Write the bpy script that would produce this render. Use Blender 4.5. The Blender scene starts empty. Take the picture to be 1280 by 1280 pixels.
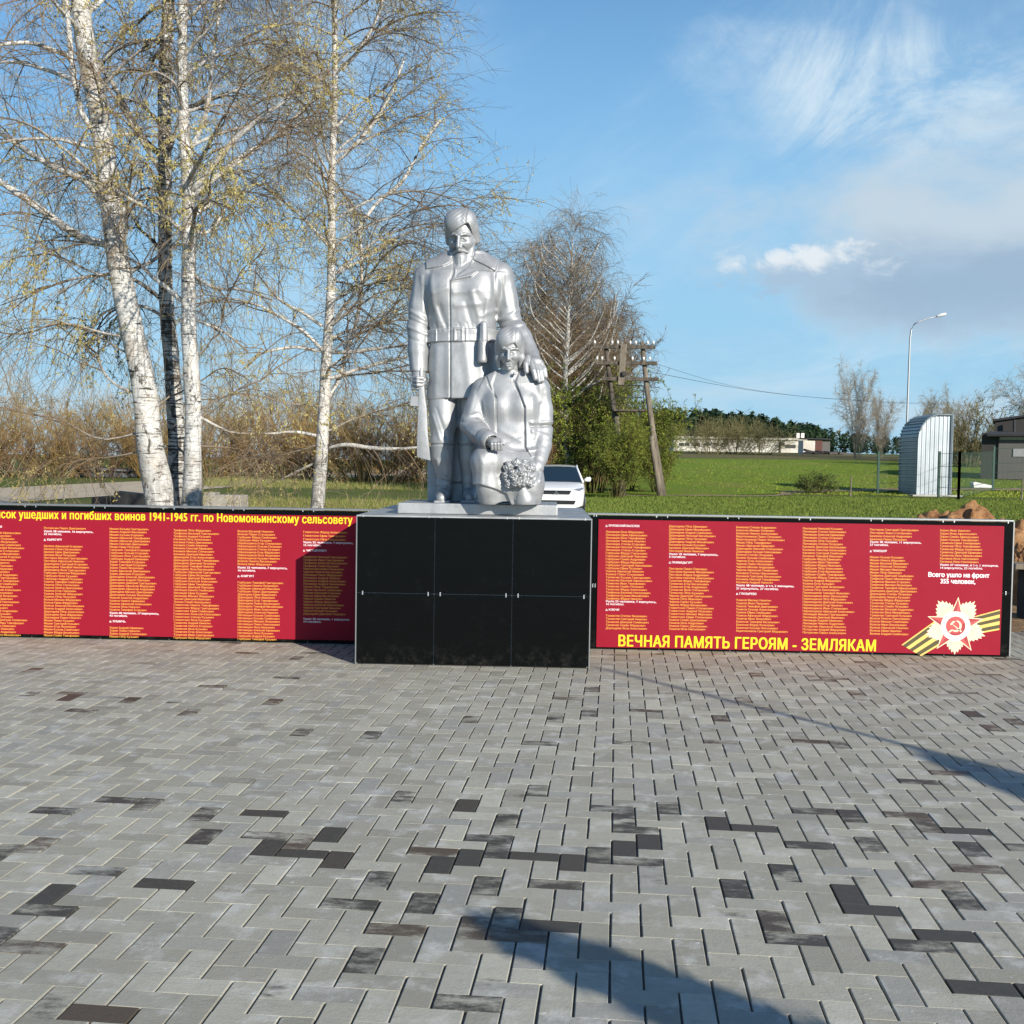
import bpy, bmesh, math, random
import numpy as np
import mathutils
from mathutils import Vector, Matrix, Euler

# ------------------------------------------------------------------ camera
SC = bpy.context.scene
COL = SC.collection
FPX, EYE = 1400.0, 1.55
YAW, PITCH, ROLL = math.radians(1.6), math.atan(60 / 1400), 0.0155
_f = Vector((-math.sin(YAW) * math.cos(PITCH), math.cos(YAW) * math.cos(PITCH), -math.sin(PITCH)))
_r0 = Vector((math.cos(YAW), math.sin(YAW), 0)); _u0 = _r0.cross(_f)
CR = math.cos(ROLL) * _r0 + math.sin(ROLL) * _u0
CU = -math.sin(ROLL) * _r0 + math.cos(ROLL) * _u0
CF = _f
cam_d = bpy.data.cameras.new("camera")
cam_d.sensor_width = 36; cam_d.lens = 36 * FPX / 1280
cam_d.clip_start = 0.05; cam_d.clip_end = 6000
cam = bpy.data.objects.new("camera", cam_d); COL.objects.link(cam)
M4 = Matrix.Identity(4)
for i in range(3):
    M4[i][0], M4[i][1], M4[i][2] = CR[i], CU[i], -CF[i]
M4[2][3] = EYE
cam.matrix_world = M4
SC.camera = cam

def ray(px, py):
    return CF + CR * ((px - 640) / FPX) + CU * ((640 - py) / FPX)
def on_y(px, py, Y):                     # point of the photo at a known distance Y
    d = ray(px, py); return Vector((0, 0, EYE)) + d * (Y / d.y)
def on_z(px, py, Z=0.0):
    d = ray(px, py); return Vector((0, 0, EYE)) + d * ((Z - EYE) / d.z)

def terrain(x, y):                       # gentle rise behind the memorial, flatter on the left
    s = np.clip((np.asarray(x, float) + 5) / 13, 0, 1); s = 0.35 + 0.65 * s * s * (3 - 2 * s)
    y = np.asarray(y, float)
    return s * (0.011 * np.clip(y - 14, 0, 36) + 0.031 * np.clip(y - 50, 0, 110) + 0.012 * np.clip(y - 160, 0, 240)) 
def on_g(px, py):
    d = ray(px, py); t = 5.0
    p = Vector((0, 0, EYE))
    while t < 500:
        q = p + d * t
        if q.z <= float(terrain(q.x, q.y)): return q
        t += 0.05
    return q
def ground_at(px, Y):                    # ground point below the photo column px at distance Y
    d = ray(px, 600); x = d.x * Y / d.y
    return Vector((x, Y, float(terrain(x, Y))))

# ------------------------------------------------------------------ sky, sun, exposure
SUN_DIR = Vector((0.589 * math.cos(math.radians(21)), -0.808 * math.cos(math.radians(21)), math.sin(math.radians(21))))
world = bpy.data.worlds.new("World"); SC.world = world; world.use_nodes = True
wn, wl = world.node_tree.nodes, world.node_tree.links
wn.clear()
def W(t, **k):
    n = wn.new(t)
    for a, b in k.items():
        if a.startswith("i_"):
            n.inputs[int(a[2:])].default_value = b
        else: setattr(n, a, b)
    return n
sky = W("ShaderNodeTexSky", sky_type="NISHITA", sun_disc=False, sun_elevation=math.radians(21),
        sun_rotation=math.atan2(SUN_DIR.x, SUN_DIR.y), altitude=150, air_density=1.0, dust_density=0.15, ozone_density=3.0)
tc = W("ShaderNodeTexCoord")
sep = W("ShaderNodeSeparateXYZ"); wl.new(tc.outputs["Generated"], sep.inputs[0])
def math_(op, a, b=None, c=None, clamp=False):
    n = W("ShaderNodeMath", operation=op, use_clamp=clamp)
    for i, v in enumerate((a, b, c)):
        if v is None: continue
        if isinstance(v, (int, float)): n.inputs[i].default_value = v
        else: wl.new(v, n.inputs[i])
    return n.outputs[0]
def sstep(x, a, b):
    n = W("ShaderNodeMapRange", interpolation_type="SMOOTHSTEP"); wl.new(x, n.inputs[0])
    n.inputs[1].default_value, n.inputs[2].default_value = a, b
    return n.outputs[0]
def noise(vec, scale, detail=6, rough=0.55, sc3=(1, 1, 1), dist=0.0, off=(0, 0, 0), rot=(0, 0, 0)):
    m = W("ShaderNodeMapping"); wl.new(vec, m.inputs[0]); m.inputs["Scale"].default_value = sc3
    m.inputs["Location"].default_value = off; m.inputs["Rotation"].default_value = rot
    n = W("ShaderNodeTexNoise"); wl.new(m.outputs[0], n.inputs["Vector"])
    n.inputs["Scale"].default_value = scale; n.inputs["Detail"].default_value = detail
    n.inputs["Roughness"].default_value = rough; n.inputs["Distortion"].default_value = dist
    return n.outputs["Fac"]
# the cloud deck: directions projected on a flat layer overhead
zc = math_("MAXIMUM", sep.outputs[2], 0.03)
zc = math_("ADD", zc, 0.06)
cx = math_("DIVIDE", sep.outputs[0], zc); cy = math_("DIVIDE", sep.outputs[1], zc)
deck = W("ShaderNodeCombineXYZ"); wl.new(cx, deck.inputs[0]); wl.new(cy, deck.inputs[1])
cir = noise(deck.outputs[0], 1.1, 9, 0.62, (1.0, 0.42, 1), 0.6, (3.1, 0.7, 0), (0, 0, 0.5))
cir2 = noise(deck.outputs[0], 0.45, 4, 0.5, (1, 0.8, 1), 0.3, (1.3, 4.2, 0))
veil = math_("MULTIPLY", sstep(cir, 0.40, 0.72), sstep(cir2, 0.30, 0.58))
streak = math_("MULTIPLY", sstep(noise(deck.outputs[0], 2.6, 10, 0.68, (1.0, 0.30, 1), 0.9, (0.4, 2.2, 0), (0, 0, 0.75)), 0.40, 0.66), 0.9)
# direction as tangent-plane coordinates (azimuth u, height v) for the low cloud bank in the north-east
u = math_("DIVIDE", sep.outputs[0], math_("MAXIMUM", sep.outputs[1], 0.05))
v = math_("DIVIDE", sep.outputs[2], math_("MAXIMUM", sep.outputs[1], 0.05))
uv = W("ShaderNodeCombineXYZ"); wl.new(u, uv.inputs[0]); wl.new(v, uv.inputs[1])
front = math_("GREATER_THAN", sep.outputs[1], 0.05)
n1 = noise(uv.outputs[0], 7.0, 8, 0.6, (1, 1.8, 1), 0.2, (0.3, 0.1, 0))
n2 = noise(uv.outputs[0], 22.0, 6, 0.6, (1, 1.6, 1), 0.3)
def blob(uc, vc, ru, rv, amp=1.0, nz=None, na=0.0):
    a = math_("DIVIDE", math_("SUBTRACT", u, uc), ru); b = math_("DIVIDE", math_("SUBTRACT", v, vc), rv)
    r = math_("SQRT", math_("ADD", math_("MULTIPLY", a, a), math_("MULTIPLY", b, b)))
    if nz is not None: r = math_("ADD", r, math_("MULTIPLY", math_("SUBTRACT", nz, 0.5), na))
    return math_("MULTIPLY", math_("MULTIPLY", sstep(r, 1.0, 0.25), amp), front)
bank = blob(0.38, 0.165, 0.21, 0.055, 0.9, n1, 1.5)
bank2 = blob(0.44, 0.205, 0.36, 0.125, 1.0, n1, 1.5)
vt = math_("SUBTRACT", v, math_("MULTIPLY", math_("SUBTRACT", u, 0.235), 0.10))
nn = noise(uv.outputs[0], 24, 8, 0.62, (1, 1.6, 1), 0.4)
aa = math_("DIVIDE", math_("SUBTRACT", u, 0.225), 0.16); bb = math_("DIVIDE", math_("SUBTRACT", vt, 0.178), 0.044)
env = math_("MULTIPLY", sstep(math_("SQRT", math_("ADD", math_("MULTIPLY", aa, aa), math_("MULTIPLY", bb, bb))), 1.0, 0.1), front)
cum = math_("MULTIPLY", sstep(math_("ADD", math_("MULTIPLY", env, 0.46), nn), 0.74, 0.96), math_("GREATER_THAN", env, 0.001))
lit = sstep(math_("ADD", vt, math_("MULTIPLY", math_("SUBTRACT", nn, 0.5), 0.05)), 0.170, 0.190)
horiz = math_("MULTIPLY", sstep(v, 0.20, 0.0), sstep(noise(uv.outputs[0], 5, 7, 0.6, (0.6, 3.0, 1), 0.2), 0.38, 0.72))
hazy = sstep(v, 0.66, 0.14)
def mixc(fac, a, b):
    n = W("ShaderNodeMix", data_type="RGBA"); 
    if isinstance(fac, (int, float)): n.inputs[0].default_value = fac
    else: wl.new(fac, n.inputs[0])
    for s, val in ((n.inputs[6], a), (n.inputs[7], b)):
        if isinstance(val, tuple): s.default_value = val
        else: wl.new(val, s)
    return n.outputs[2]
tint = W("ShaderNodeMix", data_type="RGBA", blend_type="MULTIPLY"); tint.inputs[0].default_value = 1.0
wl.new(sky.outputs[0], tint.inputs[6]); tint.inputs[7].default_value = (0.62, 1.02, 1.36, 1)
WHITE = (8.6, 8.9, 9.2, 1); PALE = (5.0, 7.2, 8.9, 1)
c = tint.outputs[2]
c = mixc(math_("MULTIPLY", hazy, 0.86), c, (2.95, 5.95, 8.7, 1))
c = mixc(math_("MULTIPLY", sstep(v, 0.30, 0.0), 0.7), c, (4.1, 6.7, 8.4, 1))
c = mixc(math_("MULTIPLY", veil, 0.62), c, (5.6, 7.6, 9.1, 1))
c = mixc(math_("MULTIPLY", streak, blob(0.30, 0.33, 0.22, 0.11, 0.9, n1, 1.2)), c, (7.2, 8.5, 9.3, 1))
c = mixc(math_("MULTIPLY", horiz, 0.55), c, (7.0, 7.7, 8.3, 1))
c = mixc(bank2, c, (5.5, 6.7, 7.7, 1))
c = mixc(bank, c, (3.35, 4.75, 6.4, 1))
c = mixc(math_("MULTIPLY", cum, 0.9), c, mixc(lit, (4.0, 5.5, 7.1, 1), (8.2, 8.7, 9.1, 1)))
bg = W("ShaderNodeBackground"); bg.inputs[1].default_value = 0.072
wl.new(c, bg.inputs[0])
wo = W("ShaderNodeOutputWorld"); wl.new(bg.outputs[0], wo.inputs[0])

sun_d = bpy.data.lights.new("sun", "SUN"); sun_d.energy = 4.9; sun_d.angle = math.radians(0.53); sun_d.color = (1.0, 0.93, 0.82)
sun = bpy.data.objects.new("sun", sun_d); COL.objects.link(sun)
sun.rotation_euler = SUN_DIR.to_track_quat("Z", "Y").to_euler(); sun.location = SUN_DIR * 60
SC.view_settings.view_transform = "Standard"; SC.view_settings.look = "None"
SC.view_settings.exposure = 0.48; SC.view_settings.gamma = 1.0; SC.view_settings.use_curve_mapping = False

# ------------------------------------------------------------------ helpers
RNG = np.random.default_rng(7)
def tag(o, label=None, cat=None, group=None, kind=None):
    if label: o["label"] = label
    if cat: o["category"] = cat
    if group: o["group"] = group
    if kind: o["kind"] = kind
    return o
def empty(name, loc, label=None, cat=None, group=None, rz=0.0):
    o = bpy.data.objects.new(name, None); COL.objects.link(o); o.location = loc; o.rotation_euler.z = rz
    o.empty_display_size = 0.2
    return tag(o, label, cat, group)
def raw_mesh(name, verts, loops, sizes, smooth=False):
    """verts (N,3), flat loop indices, face sizes -> mesh (fast)"""
    me = bpy.data.meshes.new(name)
    verts = np.asarray(verts, np.float32); loops = np.asarray(loops, np.int32); sizes = np.asarray(sizes, np.int32)
    me.vertices.add(len(verts)); me.vertices.foreach_set("co", verts.ravel())
    me.loops.add(len(loops)); me.loops.foreach_set("vertex_index", loops)
    me.polygons.add(len(sizes)); st = np.zeros(len(sizes), np.int32); st[1:] = np.cumsum(sizes)[:-1]
    me.polygons.foreach_set("loop_start", st)
    me.polygons.foreach_set("use_smooth", np.full(len(sizes), smooth, bool))
    me.update(calc_edges=True); me.validate()
    return me
def link(name, me, mat, parent=None):
    o = bpy.data.objects.new(name, me); COL.objects.link(o)
    if mat is not None and not me.materials:
        for m in (mat if isinstance(mat, (list, tuple)) else [mat]): me.materials.append(m)
    if parent is not None: o.parent = parent
    return o
def copy_tree(o, parent=None):
    c = o.copy(); COL.objects.link(c)
    if parent is not None: c.parent = parent
    for ch in list(o.children): copy_tree(ch, c)
    return c
class MB:
    """collects boxes, prisms and tubes; build() links them as one mesh"""
    def __init__(s): s.v = []; s.f = []; s.mi = []; s.cur = 0; s.M = None
    def add(s, vs, fs):
        b = len(s.v)
        for p in vs:
            p = Vector(p)
            s.v.append(tuple(s.M @ p if s.M is not None else p))
        for q in fs: s.f.append([b + i for i in q]); s.mi.append(s.cur)
    def box(s, c, d, rot=None):
        x, y, z = d[0] / 2, d[1] / 2, d[2] / 2
        vs = [Vector(q) for q in ((-x, -y, -z), (x, -y, -z), (x, y, -z), (-x, y, -z), (-x, -y, z), (x, -y, z), (x, y, z), (-x, y, z))]
        if rot is not None:
            R = Euler(rot).to_matrix(); vs = [R @ q for q in vs]
        s.add([q + Vector(c) for q in vs], [(0, 3, 2, 1), (4, 5, 6, 7), (0, 1, 5, 4), (1, 2, 6, 5), (2, 3, 7, 6), (3, 0, 4, 7)])
    def prism(s, pts, y0, y1):            # outline in (x,z), extruded along y (y0 nearer)
        n = len(pts)
        s.add([(p[0], y0, p[1]) for p in pts] + [(p[0], y1, p[1]) for p in pts],
              [tuple(range(n)), tuple(range(2 * n - 1, n - 1, -1))] + [(i, i + n, (i + 1) % n + n, (i + 1) % n) for i in range(n)])
    def tube(s, pts, r, n=8, cap=True):
        pts = [Vector(p) for p in pts]; rs = r if isinstance(r, (list, tuple)) else [r] * len(pts)
        vs = []; fs = []
        up = Vector((0, 0, 1))
        for i, p in enumerate(pts):
            d = (pts[min(i + 1, len(pts) - 1)] - pts[max(i - 1, 0)]).normalized()
            a = d.cross(up if abs(d.z) < 0.95 else Vector((1, 0, 0))).normalized(); b = d.cross(a)
            for k in range(n):
                t = 2 * math.pi * k / n
                vs.append(p + (a * math.cos(t) + b * math.sin(t)) * rs[i])
        for i in range(len(pts) - 1):
            for k in range(n):
                k2 = (k + 1) % n
                fs.append((i * n + k, i * n + k2, (i + 1) * n + k2, (i + 1) * n + k))
        if cap: fs += [tuple(range(n)), tuple(range((len(pts) - 1) * n + n - 1, (len(pts) - 1) * n - 1, -1))]
        s.add(vs, fs)
    def build(s, name, mat, parent=None, smooth=False, bevel=0.0):
        me = bpy.data.meshes.new(name); me.from_pydata(s.v, [], s.f)
        bm = bmesh.new(); bm.from_mesh(me)
        bmesh.ops.recalc_face_normals(bm, faces=bm.faces)
        if bevel > 0:
            bmesh.ops.bevel(bm, geom=[e for e in bm.edges if len(e.link_faces) == 2 and e.calc_face_angle(0) > 0.5], offset=bevel, segments=2, affect="EDGES", profile=0.6)
        bm.to_mesh(me); bm.free()
        if smooth:
            me.polygons.foreach_set("use_smooth", np.ones(len(me.polygons), bool))
        o = link(name, me, mat, parent)
        if s.mi and any(s.mi) and len(me.polygons) == len(s.mi): me.polygons.foreach_set("material_index", s.mi)
        if smooth == "angle":
            me.set_sharp_from_angle(angle=math.radians(35))
        return o
def tubes(polys, radii, sides=3):
    """polys (N,K,3), radii (N,K) -> verts, loops, sizes arrays for open-ended tubes"""
    P = np.asarray(polys, np.float64); R = np.asarray(radii, np.float64); N, K, _ = P.shape
    D = np.empty_like(P); D[:, 1:-1] = P[:, 2:] - P[:, :-2]; D[:, 0] = P[:, 1] - P[:, 0]; D[:, -1] = P[:, -1] - P[:, -2]
    D /= np.linalg.norm(D, axis=2, keepdims=True) + 1e-9
    ref = np.where(np.abs(D[..., 2:3]) < 0.9, np.array([0, 0, 1.0]), np.array([1.0, 0, 0]))
    A = np.cross(D, ref); A /= np.linalg.norm(A, axis=2, keepdims=True) + 1e-9; B = np.cross(D, A)
    t = np.arange(sides) * 2 * np.pi / sides
    V = P[:, :, None, :] + R[:, :, None, None] * (A[:, :, None, :] * np.cos(t)[None, None, :, None] + B[:, :, None, :] * np.sin(t)[None, None, :, None])
    V = V.reshape(-1, 3)
    n = np.arange(N)[:, None, None] * K * sides; k = np.arange(K - 1)[None, :, None] * sides; s = np.arange(sides)[None, None, :]; s2 = (s + 1) % sides
    a = n + k + s; b = n + k + s2; c = b + sides; d = a + sides
    L = np.stack(np.broadcast_arrays(a, b, c, d), -1).reshape(-1)
    return V, L, np.full(len(L) // 4, 4, np.int32)
def join_geo(gs):
    V, L, S, o = [], [], [], 0
    for v_, l_, s_ in gs:
        V.append(v_); L.append(np.asarray(l_) + o); S.append(s_); o += len(v_)
    return np.concatenate(V), np.concatenate(L), np.concatenate(S)

# ------------------------------------------------------------------ materials
class NT:
    def __init__(s, name):
        s.m = bpy.data.materials.new(name); s.m.use_nodes = True; s.t = s.m.node_tree; s.n = s.t.nodes; s.l = s.t.links
        s.b = s.n["Principled BSDF"]; s.tc = s.n.new("ShaderNodeTexCoord")
    def set(s, sock, v):
        if hasattr(v, "is_output"): s.l.new(v, sock)
        else: sock.default_value = v
    def P(s, **k):
        for a, b in k.items(): s.set(s.b.inputs[a.replace("_", " ")], b)
        return s
    def math(s, op, a, b=0.0, c=0.0, clamp=False):
        n = s.n.new("ShaderNodeMath"); n.operation = op; n.use_clamp = clamp
        for i, v in enumerate((a, b, c)): s.set(n.inputs[i], v)
        return n.outputs[0]
    def noise(s, scale, detail=5, rough=0.55, sc3=None, vec=None, dist=0.0, out="Fac"):
        n = s.n.new("ShaderNodeTexNoise"); n.inputs["Scale"].default_value = scale; n.inputs["Detail"].default_value = detail
        n.inputs["Roughness"].default_value = rough; n.inputs["Distortion"].default_value = dist
        v = vec if vec is not None else s.tc.outputs["Object"]
        if sc3 is not None:
            m = s.n.new("ShaderNodeMapping"); s.l.new(v, m.inputs[0]); m.inputs["Scale"].default_value = sc3; v = m.outputs[0]
        s.l.new(v, n.inputs["Vector"]); return n.outputs[out]
    def step(s, x, a, b):
        n = s.n.new("ShaderNodeMapRange"); n.interpolation_type = "SMOOTHSTEP"; s.set(n.inputs[0], x)
        n.inputs[1].default_value, n.inputs[2].default_value = a, b; return n.outputs[0]
    def mix(s, f, a, b, mode="MIX"):
        n = s.n.new("ShaderNodeMix"); n.data_type = "RGBA"; n.blend_type = mode; s.set(n.inputs[0], f)
        for q, v in ((n.inputs[6], a), (n.inputs[7], b)): s.set(q, (*v, 1) if isinstance(v, tuple) and len(v) == 3 else v)
        return n.outputs[2]
    def attr(s, name):
        n = s.n.new("ShaderNodeAttribute"); n.attribute_name = name; return n
    def bump(s, h, strength=0.3, dist=0.01):
        n = s.n.new("ShaderNodeBump"); n.inputs["Strength"].default_value = strength; n.inputs["Distance"].default_value = dist
        s.l.new(h, n.inputs["Height"]); s.l.new(n.outputs[0], s.b.inputs["Normal"]); return n
def plain(name, col, rough=0.6, metal=0.0, var=0.12, scale=6.0, spec=0.5):
    q = NT(name); n = q.noise(scale, 6, 0.6)
    dk = tuple(x * (1 - var) for x in col); lt = tuple(min(1, x * (1 + var)) for x in col)
    q.P(Base_Color=q.mix(q.step(n, 0.3, 0.7), dk, lt), Roughness=rough, Metallic=metal); q.b.inputs["Specular IOR Level"].default_value = spec
    q.bump(q.noise(scale * 8, 4), 0.08, 0.005)
    return q.m
# ------------------------------------------------------------------ the paved square
PAVE_ROT = math.radians(-3.7)               # the rows run a little askew to the memorial
def paving_mat():
    q = NT("concrete_pavers")
    tint = q.attr("tint"); wet = q.attr("wet"); warm = q.attr("warm")
    pos = q.tc.outputs["Object"]
    n1 = q.noise(1.1, 5, 0.6, vec=pos); n2 = q.noise(26, 5, 0.65, vec=pos); n3 = q.noise(150, 3, 0.6, vec=pos); n4 = q.noise(7, 6, 0.65, vec=pos)
    base = q.mix(tint.outputs["Fac"], (0.262, 0.250, 0.200), (0.455, 0.438, 0.355))
    hue = q.attr("hue"); grime = q.noise(5.0, 7, 0.75, (0.7, 2.6, 1), vec=pos)
    base = q.mix(q.math("MULTIPLY", q.step(hue.outputs["Fac"], 0.72, 1.0), 0.6), base, (0.28, 0.282, 0.265))
    base = q.mix(q.math("MULTIPLY", q.step(hue.outputs["Fac"], 0.38, 0.0), 0.6), base, (0.315, 0.295, 0.24))
    base = q.mix(q.math("MULTIPLY", q.step(grime, 0.54, 0.74), 0.45), base, (0.155, 0.15, 0.13))
    base = q.mix(q.math("MULTIPLY", q.step(n2, 0.45, 0.8), 0.4), base, (0.22, 0.22, 0.195))
    base = q.mix(q.math("MULTIPLY", q.step(n4, 0.50, 0.68), 0.6), base, (0.53, 0.53, 0.49))     # lime bloom
    base = q.mix(warm.outputs["Fac"], base, (0.26, 0.215, 0.155))
    base = q.mix(q.math("MULTIPLY", q.step(n1, 0.5, 0.72), 0.25), base, (0.25, 0.24, 0.20))
    base = q.mix(q.step(n3, 0.68, 0.74), base, (0.46, 0.46, 0.44)); base = q.mix(q.math("MULTIPLY", q.step(q.noise(42, 2, 0.5, (0.6, 1, 1), vec=pos), 0.70, 0.76), 0.8), base, (0.60, 0.60, 0.57))
    wm = q.math("ADD", wet.outputs["Fac"], q.math("MULTIPLY", q.math("SUBTRACT", q.noise(6, 6, 0.72, (0.8, 1.6, 1), vec=pos), 0.5), 1.25))
    wm = q.step(wm, 0.36, 0.66)
    wcol = q.mix(n2, (0.042, 0.041, 0.035), (0.085, 0.078, 0.062)); wcol = q.mix(q.step(hue.outputs["Fac"], 0.3, 0.05), wcol, (0.095, 0.072, 0.050))
    col = q.mix(wm, base, wcol)
    q.P(Base_Color=col, Roughness=q.math("SUBTRACT", 0.86, q.math("MULTIPLY", wm, 0.28)))
    q.b.inputs["Specular IOR Level"].default_value = 0.35
    q.bump(q.math("ADD", q.noise(90, 4, 0.6, vec=pos), q.math("MULTIPLY", n2, 0.8)), 0.32, 0.004)
    return q.m
WETPX = """90,866,3 95,872,3 75,866,2 47,839,2 112,885,2 132,873,1 165,877,2 202,879,1 237,892,2 342,875,2 357,821,1 272,846,1 295,858,1 320,830,1 510,840,1 60,842,1
70,1013,2 145,1000,2 182,1003,2 247,1012,2 322,1011,3 282,981,1 250,1040,2 270,1044,2 320,1052,2 400,1048,3 327,1067,3 365,1075,3 405,1080,3 15,1066,2 195,1100,3 60,1112,3 90,1114,3
82,1138,2 8,1165,2 435,1132,2 510,1128,2 465,1162,2 532,1082,3 567,1073,3 567,1007,3 585,1107,2 610,1147,3 435,1197,2 475,1208,2 130,1252,3 340,1222,1 40,1257,1 575,1267,2
545,1066,2 630,1052,2 632,1070,2 530,1026,1 627,992,1 785,1010,2 797,1025,2 815,1040,2 832,1053,3 802,1064,3 657,1070,3 692,1076,3 772,1073,2 790,1090,1 670,1105,2 915,1028,3 962,1037,3
995,1050,2 1075,1017,2 1125,1022,2 1157,1036,2 1202,1042,3 1210,1066,2 1005,1093,2 945,1112,2 1085,1117,3 1117,1137,3 965,1162,2 905,1150,1 1165,1110,2 1205,1132,2 1187,1177,3 1150,1187,2
1235,1237,3 1270,1247,3 1220,1092,2 670,1153,3 992,1182,2 1007,1015,2 800,886,2 902,901,2 1002,923,2 980,927,1 977,957,1 1220,895,3 1250,912,2 1175,962,2 1140,975,2 640,1158,3
870,845,1 930,850,1 1040,848,2 1100,856,1 1180,850,1 1140,870,1 1090,880,1 1230,870,1 700,1160,3 650,1148,2 590,1165,2"""
def build_paving():
    rg = np.random.default_rng(11)
    U = 0.1015; UY = 0.0945; GX = 0.0074; GY = 0.0010; CH = 0.0026; CY = 0.0003
    c, s = math.cos(PAVE_ROT), math.sin(PAVE_ROT)
    org = np.array((0.0, 3.0))
    bricks = []
    N = 110
    for j in range(-85, 105):
        for i in range(-100, 100):
            r = (i - j) % 4
            if r == 0: bricks.append((i, j, 2, 1))
            elif r == 3: bricks.append((i, j - 0, 1, 2)) if True else None
    B = []
    for (i, j, w, h) in bricks:
        x0, y0 = i * U, j * UY
        cx_, cy_ = x0 + w * U / 2, y0 + h * UY / 2
        X, Y = org[0] + c * cx_ - s * cy_, org[1] + s * cx_ + c * cy_
        edge = 10.62 if X < 4.2 else 10.95
        if not (-7.2 < X < 7.2 and -2.6 < Y < edge): continue
        B.append((cx_, cy_, w * U / 2 - GX / 2, h * UY / 2 - GY / 2, X, Y))
    B = np.array(B); n = len(B)
    cxs = rg.normal(0, 0.0007, n); dz = np.abs(rg.normal(0, 0.0006, n)); rot = rg.normal(0, 0.004, n)
    tx, ty = rg.normal(0, 0.0035, n), rg.normal(0, 0.0028, n)
    sg = np.array(((-1, -1), (1, -1), (1, 1), (-1, 1)))
    lx = np.concatenate([B[:, 2:3] * sg[:, 0], (B[:, 2:3] - CH) * sg[:, 0], B[:, 2:3] * sg[:, 0]], 1)
    ly = np.concatenate([B[:, 3:4] * sg[:, 1], (B[:, 3:4] - CY) * sg[:, 1], B[:, 3:4] * sg[:, 1]], 1)
    lz = np.concatenate([np.full((n, 4), -0.0014), np.zeros((n, 4)), np.full((n, 4), -0.02)], 1)
    lz = lz + (-dz[:, None]) + lx * tx[:, None] + ly * ty[:, None]
    cr, sr = np.cos(rot)[:, None], np.sin(rot)[:, None]
    qx = B[:, 0:1] + cxs[:, None] + lx * cr - ly * sr; qy = B[:, 1:2] + lx * sr + ly * cr
    V = np.stack([org[0] + c * qx - s * qy, org[1] + s * qx + c * qy, lz], -1).reshape(-1, 3)
    fs = [(4, 5, 6, 7)] + [(k, (k + 1) % 4, 4 + (k + 1) % 4, 4 + k) for k in range(4)] + [(8 + k, 8 + (k + 1) % 4, (k + 1) % 4, k) for k in range(4)]
    L = (np.arange(n)[:, None, None] * 12 + np.array(fs)[None]).reshape(-1)
    me = raw_mesh("paving", V, L, np.full(len(L) // 4, 4))
    # colour of each block: batch tone, damp blocks, earth tracked in by the edge
    tint = np.clip(rg.normal(0.5, 0.24, n), 0, 1)
    X, Y = B[:, 4], B[:, 5]
    wet = np.clip(rg.normal(0.0, 0.10, n), 0, 0.3)
    wet[rg.random(n) < 0.10] = 0.22; wet[rg.random(n) < 0.03] = 0.52; mid = (X > -0.5) & (Y > 3.2) & (Y < 7.5); wet[mid & (rg.random(n) < 0.10)] = 0.30
    for e in WETPX.split():
        a, b, w = [float(t) for t in e.split(",")]
        p = on_z(a, b, 0.0); d = (X - p.x) ** 2 + (Y - p.y) ** 2; wet[np.argmin(d)] = (0.38, 0.58, 0.9)[int(w) - 1]
    warm = np.clip((Y - 7.6) / 2.6, 0, 1) * np.clip((X - 0.6) / 2.6, 0, 1) * np.clip(rg.normal(0.62, 0.22, n), 0, 1)
    warm = np.clip(warm + np.clip((Y - 7.8) / 1.5, 0, 1) * np.clip(rg.normal(0.22, 0.14, n), 0, 1) * (X < 1.5), 0, 0.9)
    far = (Y > 7.8) & (X > 1.2); wet[far & (rg.random(n) < 0.10)] = 0.38
    hue = rg.random(n)
    for nm, a in (("hue", hue), ("tint", tint), ("wet", wet), ("warm", warm)):
        at = me.attributes.new(nm, "FLOAT", "FACE"); at.data.foreach_set("value", np.repeat(a, 9).astype(np.float32))
    o = link("paving", me, paving_mat()); tag(o, "grey concrete block paving in a herringbone bond with scattered damp blocks", kind="structure")
    bed = MB(); bed.add([(-7.3, -2.7, -0.013), (7.3, -2.7, -0.013), (7.3, 10.9, -0.013), (-7.3, 10.9, -0.013)], [(0, 1, 2, 3)])
    q = NT("joint_sand"); q.P(Base_Color=q.mix(q.noise(60, 5), (0.10, 0.095, 0.085), (0.23, 0.22, 0.20)), Roughness=0.95)
    tag(bed.build("paving_bed", q.m), kind="structure")
build_paving()

# ------------------------------------------------------------------ pedestal and list walls
def tile_mat():
    q = NT("black_porcelain"); n = q.noise(3, 7, 0.7, (1, 1, 5)); d = q.noise(9, 6, 0.7)
    col = q.mix(q.math("MULTIPLY", q.step(d, 0.55, 0.8), 0.5), (0.003, 0.0036, 0.0036), (0.008, 0.0095, 0.009))
    sx = q.n.new("ShaderNodeSeparateXYZ"); g_ = q.n.new("ShaderNodeNewGeometry"); q.l.new(g_.outputs["Position"], sx.inputs[0])
    splash = q.math("MULTIPLY", q.step(sx.outputs[2], 0.22, 0.0), q.step(q.noise(14, 6, 0.75, vec=g_.outputs["Position"]), 0.46, 0.70))
    col = q.mix(q.math("MULTIPLY", splash, 0.10), col, (0.16, 0.15, 0.13))
    q.P(Base_Color=col, Roughness=q.math("ADD", 0.16, q.math("MULTIPLY", n, 0.22))); q.b.inputs["Specular IOR Level"].default_value = 0.10
    return q.m
TILE = tile_mat()
def metal_mat(name, col, r, m=0.9):
    q = NT(name); q.P(Base_Color=q.mix(q.noise(20, 4), tuple(x * 0.85 for x in col), col), Metallic=m, Roughness=q.math("ADD", r, q.math("MULTIPLY", q.noise(12, 4), 0.15))); return q.m
CLIP = metal_mat("bright_clip_steel", (0.78, 0.78, 0.77), 0.25)
RAIL = metal_mat("galvanised_rail", (0.30, 0.31, 0.31), 0.45, 0.7)
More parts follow.
